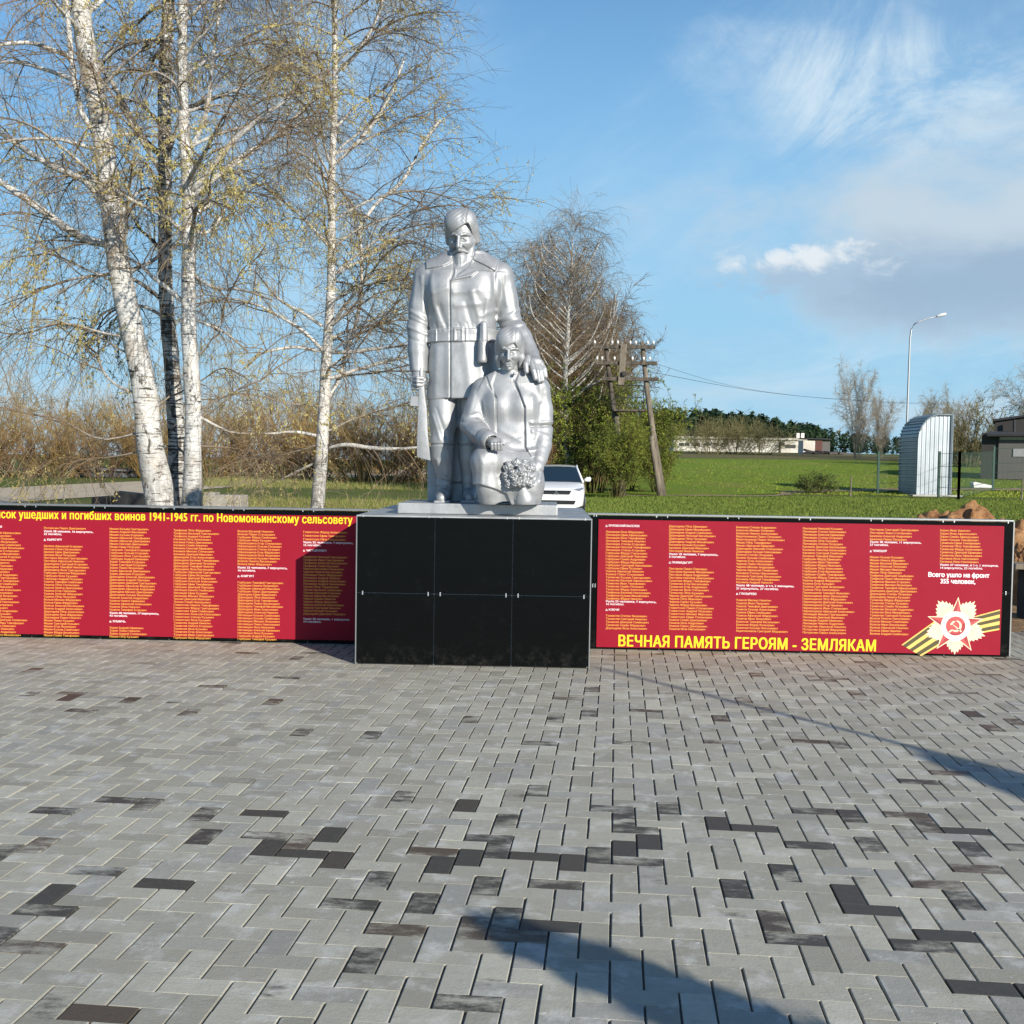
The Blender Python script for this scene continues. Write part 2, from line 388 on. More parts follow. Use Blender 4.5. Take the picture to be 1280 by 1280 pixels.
GROUT = plain("dark_gap", (0.012, 0.012, 0.012), 0.9)
TW = 0.594
PED_X0, PED_X1, PED_Y0, PED_Y1 = -1.415, 0.365, 8.485, 10.60
PT = 1.147
def clad(parent, x0, x1, yf, z_top, first, cols, facing=1):
    """front skin of 0.6 m tiles on rails, with the little steel clips at the tile corners"""
    t = MB(); gz = 0.0025; mid = z_top - TW
    xs = [x0]; x = first
    while x < x1 - 0.02: xs.append(x); x += TW
    xs.append(x1)
    for a, b in zip(xs[:-1], xs[1:]):
        for z0, z1 in ((0.012, mid), (mid, z_top)):
            t.box(((a + b) / 2, yf + 0.006, (z0 + z1) / 2), (b - a - 2 * gz, 0.012, z1 - z0 - 2 * gz))
    t.build("tile_cladding", TILE, parent, bevel=0.0008)
    g = MB()
    for x in xs: g.box((min(max(x, x0 + 0.004), x1 - 0.004), yf + 0.0145, z_top / 2), (0.008, 0.004, z_top - 0.01))
    g.box(((x0 + x1) / 2, yf + 0.0145, mid), (x1 - x0, 0.0042, 0.012))
    g.build("joint_rail", RAIL, parent)
    for i, x in enumerate(xs):
        for z, up in ((z_top, 0), (mid, 1)):
            for sx in (-1, 1):
                xx = x + sx * 0.046
                if xx < x0 or xx > x1: continue
                k = MB()
                if up: k.box((xx, yf - 0.0018, z), (0.009, 0.0036, 0.030))
                else: k.box((xx, yf - 0.0018, z - 0.006), (0.009, 0.0036, 0.015))
                k.build("fixing_clip", CLIP, parent, bevel=0.001)
ped = empty("pedestal", ((PED_X0 + PED_X1) / 2, (PED_Y0 + PED_Y1) / 2, 0), "pedestal clad in glossy black tiles under the silver statue", "pedestal")
ped_c = Vector(ped.location)
hold = bpy.data.objects.new("pedestal_frame", None)
core = MB(); core.M = Matrix.Translation(-ped_c)
core.box(((PED_X0 + PED_X1) / 2, (PED_Y0 + PED_Y1) / 2, (PT - 0.03) / 2), (PED_X1 - PED_X0 - 0.034, PED_Y1 - PED_Y0 - 0.034, PT - 0.03))
core.build("core", GROUT, ped)
def shifted(fn):
    """build children in world coordinates, then hang them on the thing's base"""
    def run(parent, *a, **k):
        before = set(parent.children); fn(parent, *a, **k)
        for ch in set(parent.children) - before:
            ch.data.transform(Matrix.Translation(-Vector(parent.location)))
    return run
clad = shifted(clad)
clad(ped, PED_X0, PED_X1, PED_Y0, PT - 0.003, PED_X0 + TW, 3)
sd = MB(); sd.M = Matrix.Translation(-ped_c)
for x, d in ((PED_X0, 1), (PED_X1, -1)):
    for k in range(4):
        a = PED_Y0 + 0.018 + k * 0.525; b = a + 0.522
        for z0, z1 in ((0.012, PT - TW), (PT - TW, PT - 0.003)):
            sd.box((x + d * 0.006, (a + b) / 2, (z0 + z1) / 2), (0.012, b - a - 0.004, z1 - z0 - 0.005))
for z0, z1 in ((0.012, PT - TW), (PT - TW, PT - 0.003)):
    for k in range(3):
        sd.box((PED_X0 + 0.03 + TW * (k + 0.5) - 0.01, PED_Y1 - 0.006, (z0 + z1) / 2), (TW - 0.006, 0.012, z1 - z0 - 0.005))
sd.build("side_cladding", TILE, ped, bevel=0.0008)
tr = MB(); tr.M = Matrix.Translation(-ped_c)                                   # bright corner strips and the top sheet
for x in (PED_X0 - 0.003, PED_X1 + 0.003): tr.box((x, PED_Y0 + 0.004, PT / 2), (0.008, 0.018, PT - 0.006))
tr.build("corner_strip", RAIL, ped)
tp = MB(); tp.M = Matrix.Translation(-ped_c)
tp.box(((PED_X0 + PED_X1) / 2, (PED_Y0 + PED_Y1) / 2, PT - 0.008), (PED_X1 - PED_X0 + 0.006, PED_Y1 - PED_Y0 + 0.006, 0.012))
q = NT("pedestal_top"); q.P(Base_Color=q.mix(q.step(q.noise(6, 6, 0.65), 0.35, 0.7), (0.30, 0.31, 0.31), (0.46, 0.47, 0.47)), Metallic=0.35, Roughness=0.42)
tp.build("top_sheet", q.m, ped, bevel=0.002)

WALL_Y = 9.40
def wall(x0, x1, label, first):
    w = empty("memorial_wall", ((x0 + x1) / 2, WALL_Y + 0.06, 0), label, "wall", "tiled walls either side of the pedestal")
    c = MB(); c.M = Matrix.Translation(-Vector(w.location))
    c.box(((x0 + x1) / 2, WALL_Y + 0.075, (PT - 0.03) / 2), (x1 - x0 - 0.02, 0.10, PT - 0.03)); c.build("core", GROUT, w)
    clad(w, x0, x1, WALL_Y, PT - 0.014, first, 0)
    c = MB(); c.M = Matrix.Translation(-Vector(w.location))
    c.box(((x0 + x1) / 2, WALL_Y + 0.062, PT - 0.006), (x1 - x0 + 0.008, 0.130, 0.014)); c.build("cap_rail", RAIL, w, bevel=0.003)
    return w
w_l = wall(-5.60, PED_X0 - 0.012, "low black tiled wall on the left, behind the red banner with the shadowed corner", -4.36)
w_r = wall(PED_X1 + 0.014, 3.905, "low black tiled wall on the right, free end beside the dug earth", 0.40)
fc = MB(); fc.M = Matrix.Translation(-Vector(w_r.location)); fc.box((3.909, WALL_Y + 0.062, PT / 2), (0.010, 0.125, PT - 0.02)); fc.build("end_strip", RAIL, w_r)

# ------------------------------------------------------------------ banners with the lists of names
RED = NT("red_banner_vinyl"); RED.P(Base_Color=RED.mix(RED.noise(1.2, 4), (0.250, 0.0085, 0.022), (0.290, 0.012, 0.028)), Roughness=0.5); RED.b.inputs["Specular IOR Level"].default_value = 0.12
RED.bump(RED.noise(1.6, 3), 0.30, 0.03); RED = RED.m
def ink(name, col): return plain(name, col, 0.5, 0, 0.03, 4, 0.3)
YEL = ink("yellow_print", (0.80, 0.62, 0.02)); ORA = ink("orange_print", (0.78, 0.37, 0.06)); WHI = ink("white_print", (0.86, 0.82, 0.82))
BAN_Y = WALL_Y - 0.007
_gl = {}
def _text(body):
    cu = bpy.data.curves.new("t", "FONT"); cu.body = body; cu.size = 1.0
    o = bpy.data.objects.new("t", cu); COL.objects.link(o); bpy.context.view_layer.update()
    w = o.dimensions.x; dg = bpy.context.evaluated_depsgraph_get()
    c2 = o.to_curve(dg)
    sp = [[(tuple(p.handle_left), tuple(p.co), tuple(p.handle_right)) for p in q.bezier_points] for q in c2.splines]
    o.to_curve_clear(); bpy.data.objects.remove(o); bpy.data.curves.remove(cu)
    return sp, w
_bar = _text("||")[1]
def glyph(ch):
    """one letter: its advance and its filled outline (triangles kept where the winding number is not zero)"""
    if ch in _gl: return _gl[ch]
    adv = _text("|" + ch + "|")[1] - _bar
    loops = []
    for P in (_text(ch)[0] if ch.strip() else []):
        pts = []
        for (l0, c0, r0), (l1, c1, r1) in zip(P, P[1:] + P[:1]):
            a_, b_, c_, d_ = [Vector(q[:2]) for q in (c0, r0, l1, c1)]
            flat = ((b_ - a_).cross(d_ - a_) if (d_ - a_).length > 0 else 0); flat2 = (c_ - a_).cross(d_ - a_)
            n = 1 if abs(flat) < 1e-4 and abs(flat2) < 1e-4 else 4
            for k in range(n):
                t = k / n; pts.append(a_ * (1 - t)**3 + b_ * 3 * t * (1 - t)**2 + c_ * 3 * t * t * (1 - t) + d_ * t**3)
        loops.append(pts)
    geo = None
    if loops:
        V0, E0 = [], []
        for pts in loops:
            b0 = len(V0); V0 += pts; E0 += [(b0 + i, b0 + (i + 1) % len(pts)) for i in range(len(pts))]
        V, _, T, *_r = mathutils.geometry.delaunay_2d_cdt(V0, E0, [], 0, 1e-5)
        L = []
        for t in T:
            c = sum((V[i] for i in t), Vector((0, 0))) / len(t); w = 0
            for pts in loops:
                for p, q in zip(pts, pts[1:] + pts[:1]):
                    if (p.y <= c.y) != (q.y <= c.y):
                        if (p.x + (c.y - p.y) / (q.y - p.y) * (q.x - p.x)) > c.x: w += 1 if q.y > p.y else -1
            if w != 0: L += list(t)
        geo = (np.array([(v.x, v.y, 0.0) for v in V]), np.array(L), np.full(len(L) // 3, 3))
    _gl[ch] = (adv, geo); return _gl[ch]
class Print:
    """lines of lettering gathered on one banner face; world x,z in, one mesh out"""
    def __init__(s): s.g = []
    def line(s, text, x, z, h, width=None, bold=0.0, align="l", slant=0.0, gap=0.0):
        k = h / 0.70; pos = 0; rows = []
        for ch in text:
            adv, geo = glyph(ch)
            if geo is not None: rows.append((pos, geo))
            pos += adv + gap
        kx = width / pos if width else k
        x0 = x - pos * kx / 2 if align == "c" else x
        for p, (V, L, S) in rows:
            X = (V[:, 0] + p) * kx
            e = bold * k                                   # heavy weight: printed again a hair to each side
            for i, (ox, oz) in enumerate(((-e, -e * 0.4), (e, -e * 0.4), (-e, e * 0.4), (e, e * 0.4)) if bold > 0.02 else ((-e, 0), (e, 0))):
                s.g.append((np.stack([x0 + X + ox, -0.0002 * (V[:, 2] + 2 * i), z + V[:, 1] * k + oz + slant * X], 1), L, S))
    def build(s, name, mat, parent, dy):
        V, L, S = join_geo(s.g); V = V.copy(); V[:, 1] += BAN_Y - 0.003 - dy; V -= np.array(parent.location)
        return link(name, raw_mesh(name, V, L, S), mat, parent)
def bxz(px, py):
    p = on_y(px, py, BAN_Y); return p.x, p.z
FIRST = "Иван Пётр Николай Василий Фёдор Андрей Михаил Степан Егор Яков Григорий Дмитрий Семён Алексей Павел Кузьма Афанасий Тимофей Ефим Никита".split()
PATR = "Иванович Петрович Николаевич Васильевич Фёдорович Андреевич Михайлович Степанович Егорович Яковлевич Григорьевич Дмитриевич Семёнович Алексеевич Павлович Кузьмич Афанасьевич Тимофеевич Ефимович Никитич".split()
SUR = "Зорин Чирков Ушаков Поторочин Лекомцев Ившин Касимов Трефилов Веретенников Горбушин Главатских Дерендяев Тукмачев Пестерев Баженов Волков Шкляев Перевощиков Наговицын Тронин".split()
nrg = random.Random(5)
def names(n, same=None):
    out = []; cur = nrg.choice(SUR); left = nrg.randint(2, 7)
    for _ in range(n):
        if left == 0: cur = nrg.choice(SUR); left = nrg.randint(2, 7)
        left -= 1; out.append(f"{cur} {nrg.choice(FIRST)} {nrg.choice(PATR)}")
    return out
def column(par, x_px, blocks, xs_top):
    """blocks: ('n', first_row_px, last_row_px, rows) names, ('w', [(y, text)]) white lines"""
    no = Print()
    for b in blocks:
        if b[0] == "n":
            for i, t in enumerate(names(b[3])):
                y = b[1] + (b[2] - b[1]) * (i / max(1, b[3] - 1)); x, z = bxz(x_px, y + 1.1); no.line(t, x, z, 0.0168, bold=0.019, width=len(t) * 0.0139)
        else:
            wo_ = Print()
            for y, t in b[1]:
                x, z = bxz(x_px, y + 1.1); wo_.line(t, x, z, 0.0168, bold=0.021, width=len(t) * 0.0142)
            wo_.build("village_lines", WHI, par, 0.0)
    no.build("name_column", ORA, par, 0.0)
def banner(x0, x1, z0, z1, label):
    b = empty("name_banner", ((x0 + x1) / 2, BAN_Y, z0), label, "banner", "red banners with lists of names")
    m = MB(); m.M = Matrix.Translation(-Vector(b.location)); m.box(((x0 + x1) / 2, BAN_Y, (z0 + z1) / 2), (x1 - x0, 0.005, z1 - z0)); m.build("vinyl_sheet", RED, b)
    return b
bl = banner(-5.45, -1.437, 0.035, 1.090, "red banner left of the pedestal with a yellow title line along its top")
br = banner(0.465, 3.825, 0.022, 1.098, "red banner right of the pedestal with a star emblem in its lower corner")
T = Print(); x, z = bxz(441, 655.0); xl = bxz(0, 646)[0]
ttl = "Список ушедших и погибших воинов 1941-1945 гг. по Новомоньинскому сельсовету"
wt = (x - xl) * 1.045
T.line(ttl, x - wt, z, 0.068, width=wt, bold=0.022, gap=0.035); T.build("title_lettering", YEL, bl, 0.0)
T = Print(); x, z = bxz(772, 807.5); x2 = bxz(1096, 813)[0]
T.line("ВЕЧНАЯ ПАМЯТЬ ГЕРОЯМ - ЗЕМЛЯКАМ", x, z, 0.092, width=x2 - x, bold=0.026, gap=0.035); T.build("slogan_lettering", YEL, br, 0.0)
T = Print(); x, z = bxz(1198, 721.5); T.line("Всего ушло на фронт", x, z, 0.037, width=0.505, bold=0.03, align="c")
x, z = bxz(1197, 729.5); T.line("355 человек,", x, z, 0.037, width=0.29, bold=0.03, align="c"); T.build("total_lettering", WHI, br, 0.0)
for a in ((-26, [("w", [(658, "д. НОВАЯ МОНЬЯ")]), ("n", 665.6, 793, 35)]),
          (55, [("n", 660, 660, 1), ("w", [(664, "Ушло 38 человек, 16 вернулось,"), (667.5, "22 погибло."), (674.5, "д. КЫРЕГУРТ")]), ("n", 682.5, 794, 31)]),
          (137, [("n", 661, 762, 28), ("w", [(766, "Ушло 60 человек, 17 вернулось,"), (769.5, "43 погибло."), (776.5, "д. УНЫМЧЬ.")]), ("n", 784.5, 795.5, 4)]),
          (217, [("n", 662.8, 797, 37)]),
          (297, [("n", 664, 705, 12), ("w", [(709.3, "Ушло 23 человека, 7 вернулось,"), (713, "16 погибло."), (720, "д. АНИГУРТ")]), ("n", 728, 798.5, 20)]),
          (379, [("n", 665, 674, 3), ("w", [(677.8, "Ушло 22 человека, 7 вернулось,"), (681.4, "15 погибло."), (688, "д. ЧИСТЫЙ КЛЮЧ")]), ("n", 696, 767, 20), ("w", [(773.5, "Ушло 20 человек, 1 вернулся,"), (777, "19 погибло.")])])):
    column(bl, *a, None)
for a in ((757, [("w", [(657, "д. ОРЛОВСКИЙ ВЫСЕЛОК")]), ("n", 664.7, 748, 23), ("w", [(751.5, "Ушло 23 человека, 7 вернулось,"), (755, "16 погибло."), (762, "д. КЛЮЧИ")]), ("n", 769.5, 785, 5)]),
          (836, [("n", 657.8, 688.6, 9), ("w", [(692.5, "Ушло 10 человек, 7 вернулось,"), (696, "3 погибло."), (703, "д. ПАЖМАДЬГУРТ")]), ("n", 710.8, 786, 21)]),
          (920, [("n", 659, 727.7, 19), ("w", [(731.6, "Ушло 48 человек, в т.ч. 2 женщины,"), (735.5, "21 вернулось, 27 погибло."), (742, "д. ГЛАЗЫРЕВО")]), ("n", 750, 788.5, 11)]),
          (1003, [("n", 660.5, 790.5, 35)]),
          (1087, [("n", 662, 674, 4), ("w", [(677.4, "Ушло 38 человек, 11 вернулось,"), (681, "27 погибло."), (688.6, "д. ЧЕМОШУР")]), ("n", 696.4, 792, 26)]),
          (1174.5, [("n", 663, 702, 11), ("w", [(706, "Ушло 37 человек, в т.ч. 1 женщина,"), (709.8, "14 вернулось, 23 погибло.")])])):
    column(br, *a, None)

def emblem(par):
    e0 = bpy.data.objects.new("star_emblem", None); COL.objects.link(e0); e0.parent = par
    cx_, cz_ = bxz(1194.2, 782.4); off = Vector(par.location)
    e0.location = Vector((cx_, BAN_Y - 0.003, cz_)) - off
    S = 1 / 149.0
    CREAM = ink("cream_print", (0.80, 0.70, 0.47)); PINK = ink("pale_red_print", (0.55, 0.09, 0.09)); DRED = ink("dark_red_print", (0.36, 0.05, 0.055)); OLV = ink("olive_print", (0.085, 0.075, 0.035)); GOLD = ink("gold_print", (0.78, 0.52, 0.14)); WH = ink("ivory_print", (0.84, 0.79, 0.72)); GRY = ink("grey_print", (0.5, 0.47, 0.42))
    def flat(name, polys, mat, layer):
        m = MB()
        for P in polys: m.add([(x * S, -layer * 0.0004, z * S) for x, z in P], [tuple(range(len(P)))])
        me = bpy.data.meshes.new(name); me.from_pydata(m.v, [], m.f)
        bm = bmesh.new(); bm.from_mesh(me); bmesh.ops.triangulate(bm, faces=bm.faces[:]); bm.to_mesh(me); bm.free()
        return link(name, me, mat, e0)
    K = 1 / 8.53; C0 = (632, 532)
    pt = lambda x, y: ((x - C0[0]) * K, -(y - C0[1]) * K + (x - C0[0]) * K * 0.016)
    # striped ribbon: left tail and right tail, five stripes each with pale edges
    def band(A, B, C_, D, nm):                # quad: A-B upper edge, D-C_ lower edge
        lp = lambda p, q, t: (p[0] + (q[0] - p[0]) * t, p[1] + (q[1] - p[1]) * t)
        ts = [0, 0.06, 0.24, 0.40, 0.57, 0.74, 0.92, 1.0]; ms = [GOLD, OLV, GOLD, OLV, GOLD, OLV, GOLD]
        for mat_, nm2 in ((OLV, "ribbon_dark_stripe"), (GOLD, "ribbon_gold_stripe")):
            flat(nm2, [[pt(*lp(A, D, t0)), pt(*lp(B, C_, t0)), pt(*lp(B, C_, t1)), pt(*lp(A, D, t1))] for t0, t1, mm in zip(ts[:-1], ts[1:], ms) if mm is mat_], mat_, 1)
    band((72, 735), (425, 470), (470, 740), (282, 855), "l")
    band((838, 425), (1092, 355), (1092, 572), (880, 612), "r")
    # five leaf-edged ray bursts between the points
    rg = random.Random(4); rays = []
    for k in range(5):
        a = math.radians(90 + 36 + 72 * k); P = []
        rad = 39 if k != 2 else 36
        for i in range(17):
            t = -1 + i / 8; r = rad * (1 - 0.30 * abs(t)) * (1.0 if i % 2 == 0 else 0.90); P.append((math.cos(a + t * 0.47) * r, math.sin(a + t * 0.47) * r))
        P.append((0, 0)); rays.append(P)
    for P in rays: flat("ray_burst", [P], CREAM, 2)
    lines = []
    for k in range(5):
        a = math.radians(126 + 72 * k)
        for j in range(-4, 5):
            b = a + j * 0.10; r0, r1 = 20, 36 - abs(j) * 2.2; w = 0.25
            lines.append([(math.cos(b) * r0 - math.sin(b) * w, math.sin(b) * r0 + math.cos(b) * w), (math.cos(b) * r1, math.sin(b) * r1), (math.cos(b) * r0 + math.sin(b) * w, math.sin(b) * r0 - math.cos(b) * w)])
    flat("ray_groove", lines, GOLD, 3)
    tip = [pt(652, 222), pt(335, 430), pt(440, 778), pt(808, 795), pt(918, 455)]
    def pts5(scale, f=1.0, hw=6.2):
        out = []
        for (x, z) in tip:
            L_ = math.hypot(x, z); d = (x / L_, z / L_); n = (-d[1], d[0]); r0 = 14
            out.append([(d[0] * r0 + n[0] * hw * f, d[1] * r0 + n[1] * hw * f), (d[0] * (L_ - scale), d[1] * (L_ - scale)), (d[0] * r0 - n[0] * hw * f, d[1] * r0 - n[1] * hw * f)])
        return out
    for P in pts5(0, 1.28): flat("star_edge", [P], CREAM, 4)
    for P in pts5(2.6, 1.0): flat("star_point", [P], PINK, 5)
    half = [[p[0], p[1], ((p[0][0] + p[2][0]) / 2, (p[0][1] + p[2][1]) / 2)] for p in pts5(2.6, 1.0)]
    for P in half: flat("star_facet", [P], DRED, 6)
    circ = lambda r, n=40: [(math.cos(2 * math.pi * i / n) * r, math.sin(2 * math.pi * i / n) * r) for i in range(n)]
    flat("ring", [circ(18.2)], WH, 7); flat("medallion", [circ(12.0)], PINK, 8); flat("medallion_shade", [[(math.cos(t) * 12, math.sin(t) * 12) for t in np.linspace(-2.2, 0.4, 20)] + [(math.cos(t) * 7, math.sin(t) * 7 - 2) for t in np.linspace(0.4, -2.2, 20)]], DRED, 9)
    # hammer and sickle
    sk = [(math.cos(t) * 7.2 + 0.2, math.sin(t) * 7.2) for t in np.linspace(1.45, -2.1, 22)] + [(math.cos(t) * 5.4 - 0.6, math.sin(t) * 5.6 + 0.4) for t in np.linspace(-2.0, 1.40, 22)]
    hm = [[(-7.0, 2.2), (-5.6, 0.9), (-0.8, 5.2), (-2.2, 6.4), (-4.0, 5.6)], [(-4.6, 3.2), (-3.4, 2.1), (8.0, -6.2), (6.6, -7.6), (-4.9, 2.6)], [(-3.0, -5.2), (-4.4, -4.2), (-8.6, -7.2), (-7.4, -8.4)]]
    flat("hammer_and_sickle", [sk] + hm, CREAM, 10)
    # ring lettering
    gs = []
    for txt, a0, a1, flip in (("ОТЕЧЕСТВЕННАЯ", 196, -16, False), ("ВОЙНА", 232, 308, True)):
        for i, chh in enumerate(txt):
            a = math.radians(a0 + (a1 - a0) * i / (len(txt) - 1)); V, L, S_ = glyph(chh)[1]
            V = V[:, :2]
            v = (V - (V.max(0) + V.min(0)) / 2) * 4.6; t = a - math.pi / 2 if not flip else a + math.pi / 2
            x = v[:, 0] * math.cos(t) - v[:, 1] * math.sin(t) + math.cos(a) * 15.1; z = v[:, 0] * math.sin(t) + v[:, 1] * math.cos(t) + math.sin(a) * 15.1
            gs.append((np.stack([x * S, np.full(len(x), -0.0044), z * S], 1), L, S_))
    V, L, S_ = join_geo(gs); link("ring_lettering", raw_mesh("ring_lettering", V, L, S_), GRY, e0)
emblem(br)
# ------------------------------------------------------------------ the statue (sculpted as distance fields, meshed once per figure)
ST_S = 153.0                                # sculpting units per metre
class Field:
    """distance field on a grid; coordinates: x right, z up, d towards the viewer (1/153 m)"""
    def __init__(s, lo, hi, h):
        s.lo = np.array(lo, np.float32); s.h = h
        s.n = np.ceil((np.array(hi) - s.lo) / h).astype(int) + 1
        s.f = np.full(s.n, 30.0, np.float32)
        s.ax = [(s.lo[i] + h * np.arange(s.n[i])).astype(np.float32) for i in range(3)]
    def box(s, lo, hi):
        a = np.clip(((np.array(lo) - s.lo) / s.h).astype(int), 0, s.n); b = np.clip(((np.array(hi) - s.lo) / s.h).astype(int) + 2, 0, s.n)
        sl = tuple(slice(i, j) for i, j in zip(a, b))
        return sl, s.ax[0][sl[0]][:, None, None], s.ax[1][sl[1]][None, :, None], s.ax[2][sl[2]][None, None, :]
    def put(s, sl, g, k=0.0, sub=False):
        f = s.f[sl]
        if f.size == 0: return
        if sub: g = -g; 
        if k > 0:
            hh = np.clip(k - np.abs(f - g), 0, None) / k
            q = hh * hh * k * 0.25
            s.f[sl] = (np.maximum(f, g) + q) if sub else (np.minimum(f, g) - q)
        else: s.f[sl] = np.maximum(f, g) if sub else np.minimum(f, g)
    def cone(s, a, ra, b, rb, k=4.0, sub=False):
        a = np.array(a, np.float32); b = np.array(b, np.float32); m = max(ra, rb) + k + 4
        sl, X, Z, D = s.box(np.minimum(a, b) - m, np.maximum(a, b) + m)
        ab = b - a; L = float(ab @ ab) + 1e-9
        t = np.clip(((X - a[0]) * ab[0] + (Z - a[1]) * ab[1] + (D - a[2]) * ab[2]) / L, 0, 1)
        g = np.sqrt((X - a[0] - t * ab[0]) ** 2 + (Z - a[1] - t * ab[1]) ** 2 + (D - a[2] - t * ab[2]) ** 2) - (ra + (rb - ra) * t)
        s.put(sl, g, k, sub)
    def chain(s, pts, k=4.0, sub=False):
        for p, q in zip(pts[:-1], pts[1:]): s.cone(p[:3], p[3], q[:3], q[3], k, sub)
    def ell(s, c, r, k=4.0, sub=False, R=None, p=2.0):
        c = np.array(c, np.float32); m = max(r) + k + 4
        sl, X, Z, D = s.box(c - m, c + m); X, Z, D = X - c[0], Z - c[1], D - c[2]
        if R is not None:
            X, Z, D = (R[0][0] * X + R[0][1] * Z + R[0][2] * D, R[1][0] * X + R[1][1] * Z + R[1][2] * D, R[2][0] * X + R[2][1] * Z + R[2][2] * D)
        if p == 2.0: q = np.sqrt((X / r[0]) ** 2 + (Z / r[1]) ** 2 + (D / r[2]) ** 2)
        else: q = (np.abs(X / r[0]) ** p + np.abs(Z / r[1]) ** p + np.abs(D / r[2]) ** p) ** (1 / p)
        s.put(sl, (q - 1) * min(r), k, sub)
    def loft(s, secs, k=4.0, p=2.4):
        """secs: (z, cx, rx, cd, rd) from low to high"""
        A = np.array(secs, np.float32); A = A[np.argsort(A[:, 0])]
        m = k + 5
        lo = (np.min(A[:, 1] - A[:, 2]) - m, A[0, 0] - m, np.min(A[:, 3] - A[:, 4]) - m)
        hi = (np.max(A[:, 1] + A[:, 2]) + m, A[-1, 0] + m, np.max(A[:, 3] + A[:, 4]) + m)
        sl, X, Z, D = s.box(lo, hi)
        z = Z[0, :, 0]; I = [np.interp(z, A[:, 0], A[:, j]).astype(np.float32)[None, :, None] for j in range(1, 5)]
        q = (np.abs((X - I[0]) / I[1]) ** p + np.abs((D - I[2]) / I[3]) ** p) ** (1 / p)
        g = (q - 1) * np.minimum(I[1], I[3])
        g = np.maximum(g, np.maximum(A[0, 0] - Z, Z - A[-1, 0]))
        s.put(sl, g, k)
    def rbox(s, c, hs, r=1.0, k=0.0, sub=False, rot=0.0):
        c = np.array(c, np.float32); m = float(np.linalg.norm(hs)) + k + 4
        sl, X, Z, D = s.box(c - m, c + m); X, Z, D = X - c[0], Z - c[1], D - c[2]
        if rot: X, Z = X * math.cos(rot) + Z * math.sin(rot), -X * math.sin(rot) + Z * math.cos(rot)
        qx, qz, qd = np.abs(X) - hs[0] + r, np.abs(Z) - hs[1] + r, np.abs(D) - hs[2] + r
        g = np.sqrt(np.maximum(qx, 0) ** 2 + np.maximum(qz, 0) ** 2 + np.maximum(qd, 0) ** 2) + np.minimum(np.maximum(np.maximum(qx, qz), qd), 0) - r
        s.put(sl, g, k, sub)
    # surface relief: pushes the skin out (amount > 0) or in where a 2-D mask in the front view says so
    def line(s, pts, w, amt, d0=-99, d1=99, sharp=False):
        if w >= 1.8: amt = amt * 0.58
        P = np.array(pts, np.float32)
        sl, X, Z, D = s.box((P[:, 0].min() - 3 * w, P[:, 1].min() - 3 * w, d0), (P[:, 0].max() + 3 * w, P[:, 1].max() + 3 * w, d1))
        x, z = X[:, :, 0], Z[:, :, 0]; best = None
        for a, b in zip(P[:-1], P[1:]):
            ab = b - a; t = np.clip(((x - a[0]) * ab[0] + (z - a[1]) * ab[1]) / (float(ab @ ab) + 1e-9), 0, 1)
            q = (x - a[0] - t * ab[0]) ** 2 + (z - a[1] - t * ab[1]) ** 2
            best = q if best is None else np.minimum(best, q)
        g = np.exp(-best / (w * w)) if not sharp else np.clip((w - np.sqrt(best)) / 0.8 + 0.5, 0, 1)
        s.f[sl] -= (amt * g)[:, :, None]
    def poly(s, pts, amt, d0=-99, d1=99, soft=1.7, k3=None):
        P = np.array(pts, np.float32)
        sl, X, Z, D = s.box((P[:, 0].min() - 3, P[:, 1].min() - 3, d0), (P[:, 0].max() + 3, P[:, 1].max() + 3, d1))
        x, z = np.broadcast_arrays(X[:, :, 0], Z[:, :, 0]); best = np.full(x.shape, 1e9, np.float32); ins = np.zeros(x.shape, bool)
        for a, b in zip(P, np.roll(P, -1, 0)):
            ab = b - a; t = np.clip(((x - a[0]) * ab[0] + (z - a[1]) * ab[1]) / (float(ab @ ab) + 1e-9), 0, 1)
            best = np.minimum(best, np.hypot(x - a[0] - t * ab[0], z - a[1] - t * ab[1]))
            with np.errstate(divide="ignore", invalid="ignore"):
                xi = a[0] + (z - a[1]) / (b[1] - a[1]) * (b[0] - a[0]) if b[1] != a[1] else np.full(x.shape, 1e9)
            ins ^= ((a[1] > z) != (b[1] > z)) & (x < xi)
        sd = np.where(ins, best, -best)
        s.f[sl] -= (amt * np.clip(sd / soft + 0.5, 0, 1))[:, :, None]
    def band(s, z0, z1, amt, soft=0.7, x0=-1e4, x1=1e4):
        sl, X, Z, D = s.box((max(x0, s.lo[0]), z0 - 2, -99), (min(x1, 1e4), z1 + 2, 99))
        m = np.clip((Z - z0) / soft + 0.5, 0, 1) * np.clip((z1 - Z) / soft + 0.5, 0, 1)
        s.f[sl] -= (amt * m).astype(np.float32)
    def cut_below(s, z):
        sl, X, Z, D = s.box((-1e4, z - 40, -200), (1e4, z + 6, 200)); s.f[sl] = np.maximum(s.f[sl], z - Z)
